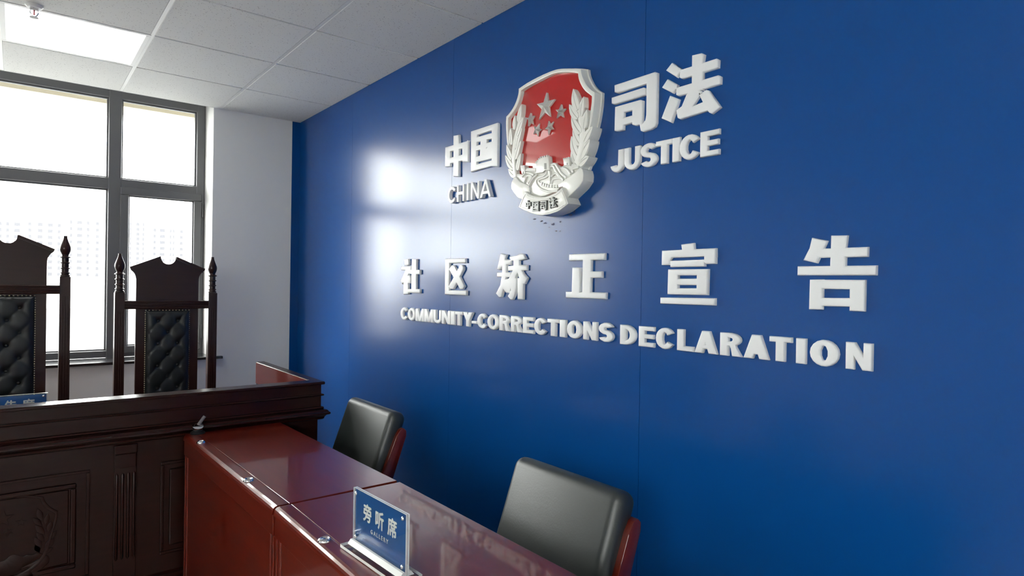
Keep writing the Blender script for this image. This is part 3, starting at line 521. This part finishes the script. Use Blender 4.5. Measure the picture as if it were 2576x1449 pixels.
# red face, gently domed
L = norm(inner[0]); ca = sum(p[0] for p in L)/len(L); cb = sum(p[1] for p in L)/len(L)
ex = [(ca+i*.02, cb+j*.02) for i in range(-16, 17) for j in range(-16, 17)]
ex = [p for p in ex if pip(p, [L]) and min(math.hypot(p[0]-q[0], p[1]-q[1]) for q in L) > .012]
V, keep = cap_tris([L], ex); bm = bmesh.new()
vv = []
for v in V:
    r2 = ((v.x-ca)/.27)**2+((v.y-cb)/.29)**2
    vv.append(bm.verts.new((-(.026+.012*max(0, 1-r2)), -v.x, v.y)))
for f in keep: bm.faces.new([vv[i] for i in f])
shift(bm, *EC); obj('red_panel', bm, EMBR, em, smooth=True)
def star(tips, t):
    bm = bmesh.new(); c = Vector((sum(p[0] for p in tips)/5, sum(p[1] for p in tips)/5)); ring_ = []
    for i in range(5):
        a = Vector(tips[i]); b = Vector(tips[(i+1) % 5]); ring_ += [a, c+((a+b)/2-c)*.5]
    top = bm.verts.new((-(t+.014), -c.x, c.y))
    r1 = [bm.verts.new((-(t+.003), -(c+(p-c)*.90).x, (c+(p-c)*.90).y)) for p in ring_]
    r2 = [bm.verts.new((-(t+.002), -p.x, p.y)) for p in ring_]; r3 = [bm.verts.new((-(t-.012), -p.x, p.y)) for p in ring_]
    for i in range(10):
        j = (i+1) % 10
        f0 = bm.faces.new((top, r1[i], r1[j])); f1 = bm.faces.new((r1[i], r2[i], r2[j], r1[j])); f2 = bm.faces.new((r2[i], r3[i], r3[j], r2[j]))
        f1.material_index = 1; f2.material_index = 1
    return shift(bm, *EC)
for k, tp in enumerate(EMB['stars']):
    o = obj('star', star(tp, .042), [SILVER, EMBW], em)
    if k == 0: o['label'] = 'large silver star'
def leaf(pts, w, t, parent):
    tip, base = Vector(pts[0]), Vector(pts[1]); d = tip-base; l = d.length; d = d/l; n = Vector((-d.y, d.x)); N = 12
    bm = bmesh.new(); rows = []
    bend = .06*l
    for i in range(N+1):
        s = i/N; hw = w/2*math.sin(math.pi*min(1, .12+.88*s)**.85)**.8 if i < N else 0.0
        if i == 0: hw = w*.18
        c = base+d*(l*s)+n*(bend*math.sin(math.pi*s))
        row = []
        for q, tt in ((-1, 0.), (-1, t-.004), (-.85, t), (-.10, t), (0, t-.0045), (.10, t), (.85, t), (1, t-.004), (1, 0.)):
            p = c+n*(q*hw); row.append(bm.verts.new((-tt, -p.x, p.y)))
        rows.append(row)
    for A, B in zip(rows, rows[1:]):
        for k in range(8): bm.faces.new((A[k], A[k+1], B[k+1], B[k]))
    bm.faces.new(rows[0])
    bmesh.ops.remove_doubles(bm, verts=bm.verts[:], dist=1e-5)
    shift(bm, *EC); return obj('leaf', bm, EMBW, parent, smooth=True, angle=30)
def strip(path, w, t0, t1, name, parent, m=EMBW):
    P = [Vector(p) for p in path]; pts = []
    for i in range(len(P)-1):     # smooth with Catmull-Rom
        p0, p1, p2, p3 = P[max(i-1, 0)], P[i], P[i+1], P[min(i+2, len(P)-1)]
        for k in range(5):
            u = k/5; pts.append(.5*((2*p1)+(p2-p0)*u+(2*p0-5*p1+4*p2-p3)*u*u+(3*p1-p0-3*p2+p3)*u**3))
    pts.append(P[-1]); bm = bmesh.new(); rows = []
    for i, p in enumerate(pts):
        d = (pts[min(i+1, len(pts)-1)]-pts[max(i-1, 0)]).normalized(); n = Vector((-d.y, d.x))
        rows.append([bm.verts.new((-tt, -(p+n*q*w/2).x, (p+n*q*w/2).y)) for q, tt in ((-1, t0), (-1, t1-.0015), (-.6, t1), (.6, t1), (1, t1-.0015), (1, t0))])
    for A, B in zip(rows, rows[1:]):
        for k in range(5): bm.faces.new((A[k], A[k+1], B[k+1], B[k]))
    bm.faces.new(rows[0]); bm.faces.new(rows[-1][::-1])
    shift(bm, *EC); return obj(name, bm, EMBW if m is None else m, parent, smooth=True, angle=50)
for side, W_, sc in (('L', 'leafL', 1/2.898/400), ('R', 'leafR', 1/6.035/440)):
    br = strip(EMB['stem'+side], .022 if side == 'L' else .03, .0, .05, 'olive_branch', em)
    for k, (pts, wd) in enumerate(EMB[W_]):
        if side == 'R' and k >= 10: sc2 = 1/7.627/440
        else: sc2 = sc
        leaf(pts, wd*sc2*1.12, .0535-.0006*k, br)
hl = wall_obj('hills', [EMB['hills']], .0, .048, EMBW, .003, em)
hl['_o'] = EC
for nm in ('towerL', 'tower', 'towerR'):
    wall_obj('watchtower', [EMB[nm]], .03, .057, EMBW, .0015, hl)
for k, p in enumerate(EMB['paths']): strip(p, .009, .04, .0525+.0003*k, 'hill_path', hl)
def blocks(pts, w, h, t0, t1, name, parent, m):
    bm = bmesh.new()
    for a, b in pts: box(bm, -t1, -t0, -a-w/2, -a+w/2, b-h/2, b+h/2)
    shift(bm, *EC); return obj(name, bm, m, parent)
blocks(EMB['teeth'], .0045, .010, .045, .058, 'battlement', hl, EMBW); blocks(EMB['teethR'], .003, .006, .045, .058, 'battlement', hl, EMBW)
blocks(EMB['wallteeth'], .007, .011, .045, .0565, 'battlement', hl, EMBW)
DOORSHADE = mat('painted_doorway_shade', (0.30, 0.30, 0.28), rough=.5)  # grey colour paints the shade of door openings onto raised blocks
for nm in ('door', 'doorR', 'doorL'): wall_obj('doorway', [EMB[nm]], .05, .0575, DOORSHADE, 0., hl)
rb = wall_obj('ribbon', [EMB['ribbon']], .0, .068, EMBW, .0025, em); rb['_o'] = EC
for nm in ('lobeL', 'lobeR'): wall_obj('ribbon_tail', [EMB[nm]], .0, .056, EMBW, .003, em)
wall_obj('ribbon_fold', [EMB['foldL']], .0, .05, EMBW, .002, em)
for src, par, t in (('ribbon', rb, .068),):
    Lr = norm(union_loops([EMB[src]], .0004)[0]); Lr = simplify(inset(Lr, .009), .0006)
    strip(Lr+[Lr[0]], .0028, t-.004, t+.0018, 'ribbon_edging', par)
def fit(key, q):
    P = GLYPHS[key]; a0 = min(p[0] for L in P for p in L); a1 = max(p[0] for L in P for p in L); b0 = min(p[1] for L in P for p in L); b1 = max(p[1] for L in P for p in L)
    out = []
    for L in P:
        o = []
        for a, b in L:
            u = (a-a0)/(a1-a0); v = (b1-b)/(b1-b0)
            x = [(1-u)*(1-v)*q[0][k]+u*(1-v)*q[1][k]+u*v*q[2][k]+(1-u)*v*q[3][k] for k in (0, 1)]
            c = (sum(z[0] for z in L)/len(L), sum(z[1] for z in L)/len(L))
            o.append(tuple(x))
        out.append(o)
    return out
SILVERD = mat('ribbon_letter_metal', (0.10, 0.105, 0.10), rough=.25, metal=.3)
for key, q in zip(('zhong', 'guo', 'si', 'fa'), EMB['rq']):
    P = []
    for L in fit(key, q):
        c = Vector((sum(p[0] for p in L)/len(L), sum(p[1] for p in L)/len(L)))
        P.append([tuple(c+(Vector(p)-c)*.96) for p in L])
    wall_obj('ribbon_character', P, .06, .074, SILVERD, .0012, rb)
sm = bmesh.new()
for (a, b, wd, hh) in ((-2.00, 1.712, .030, .006), (-1.955, 1.700, .022, .008), (-1.93, 1.690, .030, .008), (-1.88, 1.683, .03, .009), (-1.84, 1.690, .02, .006), (-1.78, 1.712, .03, .010), (-1.76, 1.722, .016, .014), (-1.905, 1.672, .008, .005), (-1.865, 1.655, .02, .004), (-1.84, 1.652, .012, .003)):
    n = 9; vs = [sm.verts.new((-.0006, -(a+wd/2*math.cos(k*2*math.pi/n)*random.uniform(.5, 1.1)), b+hh/2*math.sin(k*2*math.pi/n)*random.uniform(.4, 1.3)+.25*hh*math.cos(3*k))) for k in range(n)]
    sm.faces.new(vs)
tag(obj('paint_scuff', sm, SMEAR), 'dark blue scuff marks on the wall just below the emblem ribbon', 'scuff', kind='stuff')
# ------------------------------------------------------------------ judges' bench
BX0, BX1, BY0, BY1 = -2.98, -.49, 3.06, 4.03
bn = thing('courtroom_bench', 'dark carved wooden courtroom bench in front of the tall chairs by the window', 'bench', ((BX0+BX1)/2, BY0, 0))
ox, oy = (BX0+BX1)/2, BY0
PROF = [(.012, .934), (.014, .930), (.014, .924), (.012, .920), (0, .918), (0, .873), (.009, .872), (.012, .8675), (.009, .863), (0, .862), (0, .810), (.009, .808), (.012, .803), (.009, .798), (.013, .796), (.024, .793), (.030, .786), (.036, .781), (.037, .776), (.034, .771), (.022, .767), (.014, .758), (.012, .750), (.008, .745), (-.012, .744), (-.012, .16), (.006, .15), (.014, .14), (.014, 0)]
def sweep_front(prof, bm):
    rows = []
    for p, z in prof:
        rows.append([bm.verts.new(c) for c in ((BX1+p-ox, BY1-oy, z), (BX1+p-ox, BY0-p-oy, z), (BX0-p-ox, BY0-p-oy, z), (BX0-p-ox, BY1-oy, z))])
    inn = [(BX1-.032-ox, BY1-oy), (BX1-.032-ox, BY0+.075-oy), (BX0+.032-ox, BY0+.075-oy), (BX0+.032-ox, BY1-oy)]
    rows.append([bm.verts.new((x, y, 0)) for x, y in inn]); rows.insert(0, [bm.verts.new((x, y, .934)) for x, y in inn])
    rows.append(rows[0])
    for A, B in zip(rows, rows[1:]):
        for k in range(3): bm.faces.new((A[k], A[k+1], B[k+1], B[k]))
    bm.faces.new([r[0] for r in rows[:-1]]); bm.faces.new([r[3] for r in rows[:-1]][::-1])
    return bm
obj('bench_front', sweep_front(PROF, bmesh.new()), WOODB, bn)
for sx, xa in ((1, BX1-.0335-ox), (-1, BX0+.0325-ox)): obj('inner_lining', boxm(xa-.003, xa+.004, .10, BY1-oy-.002, .802, .930), WOODT, bn)
obj('worktop', boxm(BX0+.033-ox, BX1-.033-ox, .077, .52, .775, .80, bev=.003), WOODT, bn)
FY = .012      # lower face in bench space
def fl(x): return x-ox
def panel_ring(x0, x1, z0, z1, wd, d, name, m=WOODB):
    b = bmesh.new()
    for q in ring(fl(x0), fl(x1), z0, z1, wd, FY-d, FY+.002): box(b, *q, bev=min(d, wd)*.45, seg=2)
    return obj(name, b, m, bn)
b = bmesh.new()
for (xa, xb) in ((-1.995, -1.455), ):
    panel_ring(xa, xb, .21, .652, .012, .006, 'panel_moulding'); panel_ring(xa+.035, xb-.045, .262, .605, .02, .012, 'panel_moulding')
    obj('raised_panel', boxm(fl(xa+.06), fl(xb-.07), FY-.006, FY+.002, .285, .583, bev=.004), WOODB, bn)
for x0, x1 in ((-1.372, -1.290), (-2.16, -2.078)):
    b = box(bmesh.new(), fl(x0), fl(x1), FY-.010, FY+.002, .10, .735, bev=.003)
    pl = obj('pilaster', b, WOODB, bn)
    b = box(bmesh.new(), fl(x0)-.002, fl(x1)+.002, FY-.020, FY-.008, .70, .738, bev=.005); box(b, fl(x0)+.004, fl(x1)-.004, FY-.015, FY-.008, .64, .698, bev=.002)
    obj('capital', b, WOODB, pl)
    b = bmesh.new()
    for k in range(4):
        xx = fl(x0)+.010+k*(x1-x0-.020)/3; lathe(b, [(.001, .255), (.006, .262), (.006, .612), (.001, .62)], 10, xx, FY-.010)
    obj('flute', b, WOODB, pl, smooth=True, angle=50)
for x0, x1 in ((-1.20, -.62), (-2.83, -2.25)):
    panel_ring(x0, x1, .235, .64, .014, .008, 'panel_moulding')
    obj('raised_panel', boxm(fl(x0+.035), fl(x1-.035), FY-.008, FY+.002, .27, .605, bev=.006), WOODB, bn)
# carved crest on the middle panel: shield, leaves and star in low relief
def relief(polys, depth, name, parent, k=.62, bev=.002):
    cx, cz = -1.725, .435; b = bmesh.new()
    loops = [norm(L, i == 0) for i, L in enumerate(polys)]
    sb = solid(loops, 0, depth, bev, 2)
    for v in sb.verts:
        t, a, z = -v.co.x, -v.co.y, v.co.z
        v.co = Vector((fl(cx+(a-EC[0])*k), FY-.006-t+.001, cz+(z-EC[1])*k))
    return obj(name, sb, WOODB, parent, smooth=True, angle=35)
cr_ = relief([outer[0], inner[0]], .006, 'carved_crest', bn)
for tp in EMB['stars']:
    c = Vector((sum(p[0] for p in tp)/5, sum(p[1] for p in tp)/5)); L = []
    for i in range(5):
        a, b_ = Vector(tp[i]), Vector(tp[(i+1) % 5]); L += [tuple(a), tuple(c+((a+b_)/2-c)*.5)]
    relief([L], .005, 'carved_star', cr_, bev=.001)
for W_, sc in (('leafL', 1/2.898/400), ('leafR', 1/6.035/440)):
    for k, (pts, wd) in enumerate(EMB[W_]):
        tip, base = Vector(pts[0]), Vector(pts[1]); d = (tip-base); n = Vector((-d.y, d.x)).normalized()*wd*(sc if k < 10 else 1/7.627/440)*.5
        relief([[tuple(base), tuple(base+d*.3+n*.8), tuple(base+d*.55+n), tuple(base+d*.8+n*.6), tuple(tip), tuple(base+d*.8-n*.6), tuple(base+d*.55-n), tuple(base+d*.3-n*.8)]], .0055, 'carved_leaf', cr_, bev=.0015)
relief([EMB['ribbon']], .007, 'carved_ribbon', cr_); relief([EMB['lobeL']], .005, 'carved_ribbon', cr_); relief([EMB['lobeR']], .005, 'carved_ribbon', cr_); relief([EMB['hills']], .004, 'carved_hills', cr_)
# ------------------------------------------------------------------ tall judge chairs
def judge_chair(dz, label):
    r = thing('judge_chair', label, 'chair', (0, 0, 0), group='tall carved chairs behind the bench')
    s = .245
    for sx in (-1, 1):
        b = box(bmesh.new(), sx*s-.025, sx*s+.025, -.025, .025, 0, 1.358+dz, bev=.003)
        p = obj('post', b, WOODD, r)
        for gx in (-.012, .0, .012): pass
        z0 = 1.358+dz
        fin = [(.020, 0), (.024, .002), (.024, .008), (.019, .012), (.019, .016), (.0235, .019), (.0235, .022), (.018, .026), (.018, .040), (.0235, .044), (.0235, .047), (.018, .051), (.018, .070), (.024, .074), (.024, .077), (.018, .081), (.018, .100), (.0265, .104), (.0265, .107), (.017, .113), (.016, .118), (.020, .126), (.0245, .138), (.0265, .150), (.0255, .162), (.021, .176), (.0155, .190), (.011, .203), (.0085, .214), (.0085, .2225), (0, .2225)]
        obj('finial', lathe(bmesh.new(), [(q, z0+z) for q, z in fin], 24, sx*s), WOODD, p, smooth=True, angle=38)
        fb = bmesh.new()
        for k in (-1, 0, 1): box(fb, sx*s+k*.012-.003, sx*s+k*.012+.003, -.0275, -.024, .7, 1.25+dz, bev=.0012, seg=1)
        obj('fluting', fb, WOODD, p)
    # crest board with broken pediment and round notch
    R = [(.165, .62), (.165, 1.425), (.1655, 1.44), (.168, 1.455), (.173, 1.468), (.181, 1.479), (.190, 1.487), (.194, 1.499), (.196, 1.504), (.040, 1.573), (.039, 1.566)]
    nt_ = [(.039*math.cos(math.radians(a)), 1.566+.039*math.sin(math.radians(a))) for a in range(-12, -169, -12)]
    L = R+nt_+[(-x, z) for x, z in R[::-1]]
    b = bmesh.new(); TV, tk = cap_tris([L]); fr = [b.verts.new((v.x, -.012, v.y+dz)) for v in TV]; bk = [b.verts.new((v.x, .012, v.y+dz)) for v in TV]
    for f in tk: b.faces.new([fr[i] for i in f]); b.faces.new([bk[i] for i in f[::-1]])
    for i in range(len(L)): b.faces.new((fr[i], fr[(i+1) % len(L)], bk[(i+1) % len(L)], bk[i]))
    sp_ = obj('back_board', b, WOODD, r)
    for sx in (-1, 1):
        b = bmesh.new(); A = [(.042, 1.574), (.199, 1.505), (.193, 1.489), (.042, 1.557)]
        f_ = [b.verts.new((sx*x, -.024, z+dz)) for x, z in A]; k_ = [b.verts.new((sx*x, .014, z+dz)) for x, z in A]
        b.faces.new(f_); b.faces.new(k_[::-1])
        for i in range(4): b.faces.new((f_[i], f_[(i+1) % 4], k_[(i+1) % 4], k_[i]))
        obj('crest_moulding', b, WOODD, sp_)
    b = box(bmesh.new(), -s+.024, s-.024, -.022, .016, 1.262+dz, 1.310+dz, bev=.002)
    for k in range(5): tube(b, [(-s+.02, -.022, 1.268+k*.009+dz), (s-.02, -.022, 1.268+k*.009+dz)], .0036, 8)
    obj('reeded_rail', b, WOODD, r, smooth=True, angle=40)
    obj('lower_rail', boxm(-s+.024, s-.024, -.02, .016, .56, .62, bev=.002), WOODD, r)
    # tufted pad
    px, z0, z1 = .1175, .64+dz, 1.253+dz; nx, nz = 36, 92; b = bmesh.new(); G_ = []
    btn = []
    for rr in range(9):
        z = z1-.062-rr*.066
        if z < z0+.03: break
        btn += [(x, z) for x in ((-.052, .052) if rr % 2 == 0 else (0.,))]
    for j in range(nz+1):
        row = []
        for i in range(nx+1):
            x = -px+2*px*i/nx; z = z0+(z1-z0)*j/nz
            e = min(px-abs(x), z-z0, z1-z); h_ = .028*(1-math.exp(-max(e, 0)/.010))
            for bx, bz in btn:
                d2 = (x-bx)**2+(z-bz)**2; h_ -= .011*math.exp(-d2/.00012)+.006*math.exp(-d2/.0009)
            u = (x/.104+(z-z1+.062)/.132); v = (x/.104-(z-z1+.062)/.132)
            for q in (u, v):
                fq = abs((q % 1)-.5); h_ -= .003*max(0, 1-abs(fq-.0)*9) if e > .012 else 0
            row.append(b.verts.new((x, -.012-h_, z)))
        G_.append(row)
    for j in range(nz):
        for i in range(nx): b.faces.new((G_[j][i], G_[j][i+1], G_[j+1][i+1], G_[j+1][i]))
    pad = obj('tufted_pad', b, LEATHERB, r, smooth=True)
    mb = lathe(bmesh.new(), [(.0, .0), (.009, .0005), (.008, .004), (.004, .006), (0, .0062)], 14); bmesh.ops.rotate(mb, verts=mb.verts[:], cent=(0, 0, 0), matrix=Matrix.Rotation(math.pi/2, 3, 'X'))
    for f in mb.faces: f.smooth = True
    me = bpy.data.meshes.new('button'); mb.to_mesh(me); mb.free()
    for bx, bz in btn: link_mesh('button', me, None, pad, (bx, -.024, bz))
    me.materials.append(LEATHERB)
    nb = lathe(bmesh.new(), [(.0042, .0), (.0038, .0018), (.0022, .0032), (0, .0036)], 10); bmesh.ops.rotate(nb, verts=nb.verts[:], cent=(0, 0, 0), matrix=Matrix.Rotation(math.pi/2, 3, 'X'))
    for f in nb.faces: f.smooth = True
    mn = bpy.data.meshes.new('brass_nail'); nb.to_mesh(mn); nb.free(); mn.materials.append(BRASS)
    for k in range(14): link_mesh('brass_nail', mn, None, pad, (-.114+k*.228/13, -.014, z1+.0))
    for k in range(42):
        for sx in (-1, 1): link_mesh('brass_nail', mn, None, pad, (sx*.1155, -.014, z1-.0125-k*.0125))
    # seat and frame below the bench line
    obj('seat', boxm(-.25, .25, -.50, -.03, .44, .52, bev=.02, seg=3), LEATHERB, r)
    obj('seat_frame', boxm(-.262, .262, -.51, -.02, .37, .44, bev=.004), WOODD, r)
    for sx in (-1, 1):
        obj('front_leg', boxm(sx*.235-.024, sx*.235+.024, -.50, -.452, 0, .37, bev=.004), WOODD, r)
        a_ = boxm(sx*.245-.022, sx*.245+.022, -.44, -.024, .69, .715, bev=.006); box(a_, sx*.245-.018, sx*.245+.018, -.42, -.385, .44, .69, bev=.004)
        obj('armrest', a_, WOODD, r)
    return r
c2 = judge_chair(0., 'tall carved dark wood chair with tufted back, nearer the white wall corner'); c2.location = (-.99, 4.2, 0)
c1 = judge_chair(.085, 'taller carved dark wood chair with tufted back, behind the blue name sign'); c1.location = (-1.735, 4.2, 0)
# ------------------------------------------------------------------ two long desks
def desk(L_, label, loc, rz):
    r = thing('long_desk', label, 'desk', loc, rz, 'red wood desks along the blue wall')
    # local: x from the front edge to the wall side, y along the desk away from the camera
    b = box(bmesh.new(), .0515, .42, .002, L_-.002, .735, .76, bev=.0015, seg=2); obj('desk_top', b, WOODT, r)
    b = bmesh.new(); prof = [(.050, .735), (.050, .7598), (.046, .7602), (.016, .7602), (.009, .7585), (.004, .754), (.0015, .748), (.0, .740), (.0, .735)]
    A = [b.verts.new((x, .003, z)) for x, z in prof]; B = [b.verts.new((x, L_-.003, z)) for x, z in prof]
    b.faces.new(A); b.faces.new(B[::-1])
    for i in range(len(prof)): b.faces.new((A[i], A[(i+1) % len(prof)], B[(i+1) % len(prof)], B[i]))
    obj('cable_strip', b, WOODT, r)
    obj('apron', boxm(.003, .022, .004, L_-.004, .672, .735, bev=.002), WOODT, r)
    obj('front_panel', boxm(.0105, .03, .0185, L_-.0185, .03, .673), WOODT, r)
    for y0 in (.004, L_-.018):
        obj('stile', boxm(.0055, .03, y0, y0+.014, .02, .671, bev=.002), WOODT, r)
    for y0 in (.034, L_-.046):
        obj('panel_moulding', boxm(.0065, .02, y0, y0+.012, .04, .668, bev=.003), WOODT, r)
    for y0 in (.004, L_-.024): obj('side_panel', boxm(.03, .40, y0, y0+.02, 0, .735), WOODT, r)
    obj('shelf', boxm(.03, .39, .024, L_-.024, .56, .578), WOODT, r)
    return r
d1 = desk(1.122, 'far red wood desk pushed against the dark bench, under the small pen stand', (-1.096, 1.895, 0), math.radians(1.35))
d2 = desk(1.2025, 'near red wood desk carrying the blue and clear gallery sign', (-1.0925, .688, 0), math.radians(.1))
def grommet(x, y, rz, label):
    r = thing('cable_grommet', label, 'grommet', (x, y, .7600), 0, 'round chrome grommets on the desk strip')
    obj('chrome_ring', lathe(bmesh.new(), [(.0105, .0058), (.0125, .0075), (.0148, .0062), (.0165, .0035), (.0172, .0), (.0105, .0)], 32), CHROME, r, smooth=True, angle=50)
    obj('black_insert', lathe(bmesh.new(), [(0, .005), (.0108, .0052), (.0108, .0), (0, .0)], 24), BLACKP, r)
grommet(-1.0925, 2.825, 0, 'round chrome grommet at the far end of the desk strip, by the pen stand')
grommet(-1.0800, 2.196, 0, 'round chrome grommet midway along the far desk strip')
grommet(-1.0665, 1.569, 0, 'round chrome grommet with black centre on the near desk left of the gallery sign')
# pen stand
r = thing('pen_stand', 'small black and silver pen stand with a slanted grey tube in the far desk corner', 'pen stand', (-1.068, 3.005, .76))
obj('base', lathe(bmesh.new(), [(0, 0), (.030, 0), (.031, .003), (.026, .009), (.018, .013), (0, .014)], 28), BLACKP, r, smooth=True, angle=40)
def tilt(bm, ax, ang, c=(0, 0, 0)): bmesh.ops.rotate(bm, verts=bm.verts[:], cent=c, matrix=Matrix.Rotation(ang, 3, ax)); return bm
b = lathe(bmesh.new(), [(0, -.010), (.016, -.010), (.0215, -.004), (.0215, .004), (.019, .009), (.015, .010), (.013, .006), (0, .006)], 28)
tilt(b, 'X', math.radians(28)); bmesh.ops.translate(b, verts=b.verts[:], vec=(0, 0, .026)); hd = obj('swivel_head', b, DARKMET, r, smooth=True, angle=40)
b = lathe(bmesh.new(), [(.0185, .0), (.0225, .0), (.0225, .0095), (.0185, .0098)], 28); tilt(b, 'X', math.radians(28)); bmesh.ops.translate(b, verts=b.verts[:], vec=(0, 0, .026)); obj('silver_rim', b, CHROME, hd, smooth=True, angle=40)
obj('tube', tube(bmesh.new(), [(.002, .006, .034), (.030, .012, .070)], .007, 14), GREYP, r, smooth=True, angle=40)
# ------------------------------------------------------------------ acrylic signs
def text_mesh(name, s, size, m, parent, loc, rot, bold=0., xs_=1.0):
    cu = bpy.data.curves.new(name, 'FONT'); cu.body = s; cu.size = size; cu.align_x = 'CENTER'; cu.align_y = 'CENTER'; cu.extrude = .0003; cu.space_character = 1.0
    o = bpy.data.objects.new(name, cu); COL.objects.link(o)
    dg = bpy.context.evaluated_depsgraph_get(); me = bpy.data.meshes.new_from_object(o.evaluated_get(dg)); bpy.data.objects.remove(o); bpy.data.curves.remove(cu)
    if bold > 0:
        t_ = bmesh.new()
        for dx, dy in ((-bold, 0), (bold, 0), (0, bold), (0, -bold)):
            n0 = len(t_.verts); t_.from_mesh(me); t_.verts.ensure_lookup_table()
            for v in t_.verts[n0:]: v.co += Vector((dx, dy, dx*.02+dy*.04))
        t_.to_mesh(me); t_.free()
    me.materials.clear(); q = link_mesh(name, me, m, parent, loc); q.rotation_euler = rot; q.scale = (xs_, 1, 1); return q
def sheet(x0, x1, y0, y1, z0, z1):
    b = bmesh.new(); box(b, x0, x1, y0, y1, z0, z1)
    for f in b.faces:
        f.normal_update()
        if abs(f.normal.y) < .5: f.material_index = 1
    return b
def sign(label, loc, rz, W_, H_, chars, pitch, sub=None, cs=.05, zf=.62):
    # faces local -y; x runs left to right for the reader
    r = thing('acrylic_sign', label, 'sign', loc, rz, 'blue name signs in clear acrylic')
    b = bmesh.new(); box(b, -W_/2-.012, W_/2+.012, -.034, .034, 0, .010, bev=.0012, seg=1)
    for f in b.faces:
        f.normal_update(); f.material_index = 0 if abs(f.normal.z) > .6 else 1
    obj('base', b, [ACRYL, ACEDGE], r)
    b = bmesh.new()
    for sy in (-1, 1):
        A = [(-.0, .010), (.014, .010), (.006, .020), (0, .020)]
        v0 = [b.verts.new((-W_/2, sy*(y+.0052), z)) for y, z in A]; v1 = [b.verts.new((W_/2, sy*(y+.0052), z)) for y, z in A]
        b.faces.new(v0); b.faces.new(v1[::-1])
        for i in range(4): b.faces.new((v0[i], v0[(i+1) % 4], v1[(i+1) % 4], v1[i]))
    obj('clamp_rail', b, ACEDGE, r)
    for y0 in (-.005, .0006): obj('clear_sheet', sheet(-W_/2, W_/2, y0, y0+.0044, .010, .010+H_), [ACRYL, ACEDGE], r)
    pp = obj('blue_sheet', boxm(-W_/2+.004, W_/2-.004, -.0004, .0004, .012, .006+H_), PAPERB, r)
    z = .010+H_*zf
    for k, ch in enumerate(chars):
        if ch == ' ': continue
        text_mesh('printed_character', ch, cs, PAPERW, pp, ((k-(len(chars)-1)/2)*pitch, -.0008, z), (math.pi/2, 0, 0), bold=.0013, xs_=.92)
    if sub: text_mesh('printed_word', sub, .0145, PAPERW, pp, (0, -.0008, z-.036), (math.pi/2, 0, 0), bold=.0002)
    mb = lathe(bmesh.new(), [(0, 0), (.0045, 0), (.004, .002), (0, .003)], 14); tilt(mb, 'X', math.pi/2)
    for f in mb.faces: f.smooth = True
    me = bpy.data.meshes.new('corner_magnet'); mb.to_mesh(me); mb.free(); me.materials.append(CHROME)
    for sx in (-1, 1):
        for zz in (.028, .010+H_-.012): link_mesh('corner_magnet', me, None, r, (sx*(W_/2-.014), -.005, zz))
    return r
sign('clear acrylic stand with a blue GALLERY sign on the near desk', (-1.010, 1.370, .7605), math.radians(-87.), .250, .140, '旁听席', .059, 'G A L L E R Y', .046)
sign('blue name sign on the bench in front of the taller carved chair', (-1.712, 3.205, .8005), 0., .238, .150, ' 告席', .0565, None, .045, .70)
# ------------------------------------------------------------------ conference chairs
def conf_chair(label, loc):
    r = thing('conference_chair', label, 'chair', loc, 0., 'black leather chairs between desk and blue wall')
    # local: faces -x; back leans towards +x
    ang = math.radians(19.5); W2 = .235
    def lean(bm, c=(0, 0, .40)): return tilt(bm, 'Y', ang, c)
    b = bmesh.new(); box(b, -.0, .085, -W2, W2, .40, .905, bev=.034, seg=6); lean(b)
    bc = obj('back_cushion', b, LEATHER, r, smooth=True, angle=50)
    for sy in (-1, 1):
        pts = [(.0045, sy*(W2-.028), .43), (.0045, sy*(W2-.028), .87)]
        b = tube(bmesh.new(), pts, .0022, 6); lean(b); obj('seam', b, LEATHER, bc)
        # shaped wooden upright beside the cushion, rounded at the top
        L = [(.036, .30), (.040, .66), (.046, .80), (.055, .835), (.070, .845), (.086, .838), (.094, .815), (.094, .30)]
        b = bmesh.new(); A = [b.verts.new((x, sy*(W2-.006), z)) for x, z in L]; B = [b.verts.new((x, sy*(W2+.020), z)) for x, z in L]
        b.faces.new(A); b.faces.new(B[::-1])
        for i in range(len(L)): b.faces.new((A[i], A[(i+1) % len(L)], B[(i+1) % len(L)], B[i]))
        bmesh.ops.bevel(b, geom=b.edges[:], offset=.003, segments=2, affect='EDGES', profile=.5)
        lean(b); obj('back_upright', b, WOODT, r, smooth=True, angle=35)
        b = box(bmesh.new(), .0, .04, sy*(W2+.007)-.014, sy*(W2+.007)+.014, 0, .40, bev=.004); obj('rear_leg', b, WOODT, r)
        b = box(bmesh.new(), -.44, -.40, sy*(W2+.007)-.014, sy*(W2+.007)+.014, 0, .40, bev=.004); obj('front_leg', b, WOODT, r)
    obj('seat_cushion', boxm(-.45, .02, -W2, W2, .40, .475, bev=.028, seg=5), LEATHER, r, smooth=True, angle=50)
    obj('seat_frame', boxm(-.44, .03, -W2, W2, .345, .40, bev=.004), WOODT, r)
    return r
conf_chair('nearest black leather chair with wooden uprights, behind the near desk', (-.570, 1.377, 0))
conf_chair('black leather chair with wooden uprights beside the bench end', (-.570, 2.700, 0))
for o in list(bpy.data.objects):
    if '_o' in o: del o['_o']
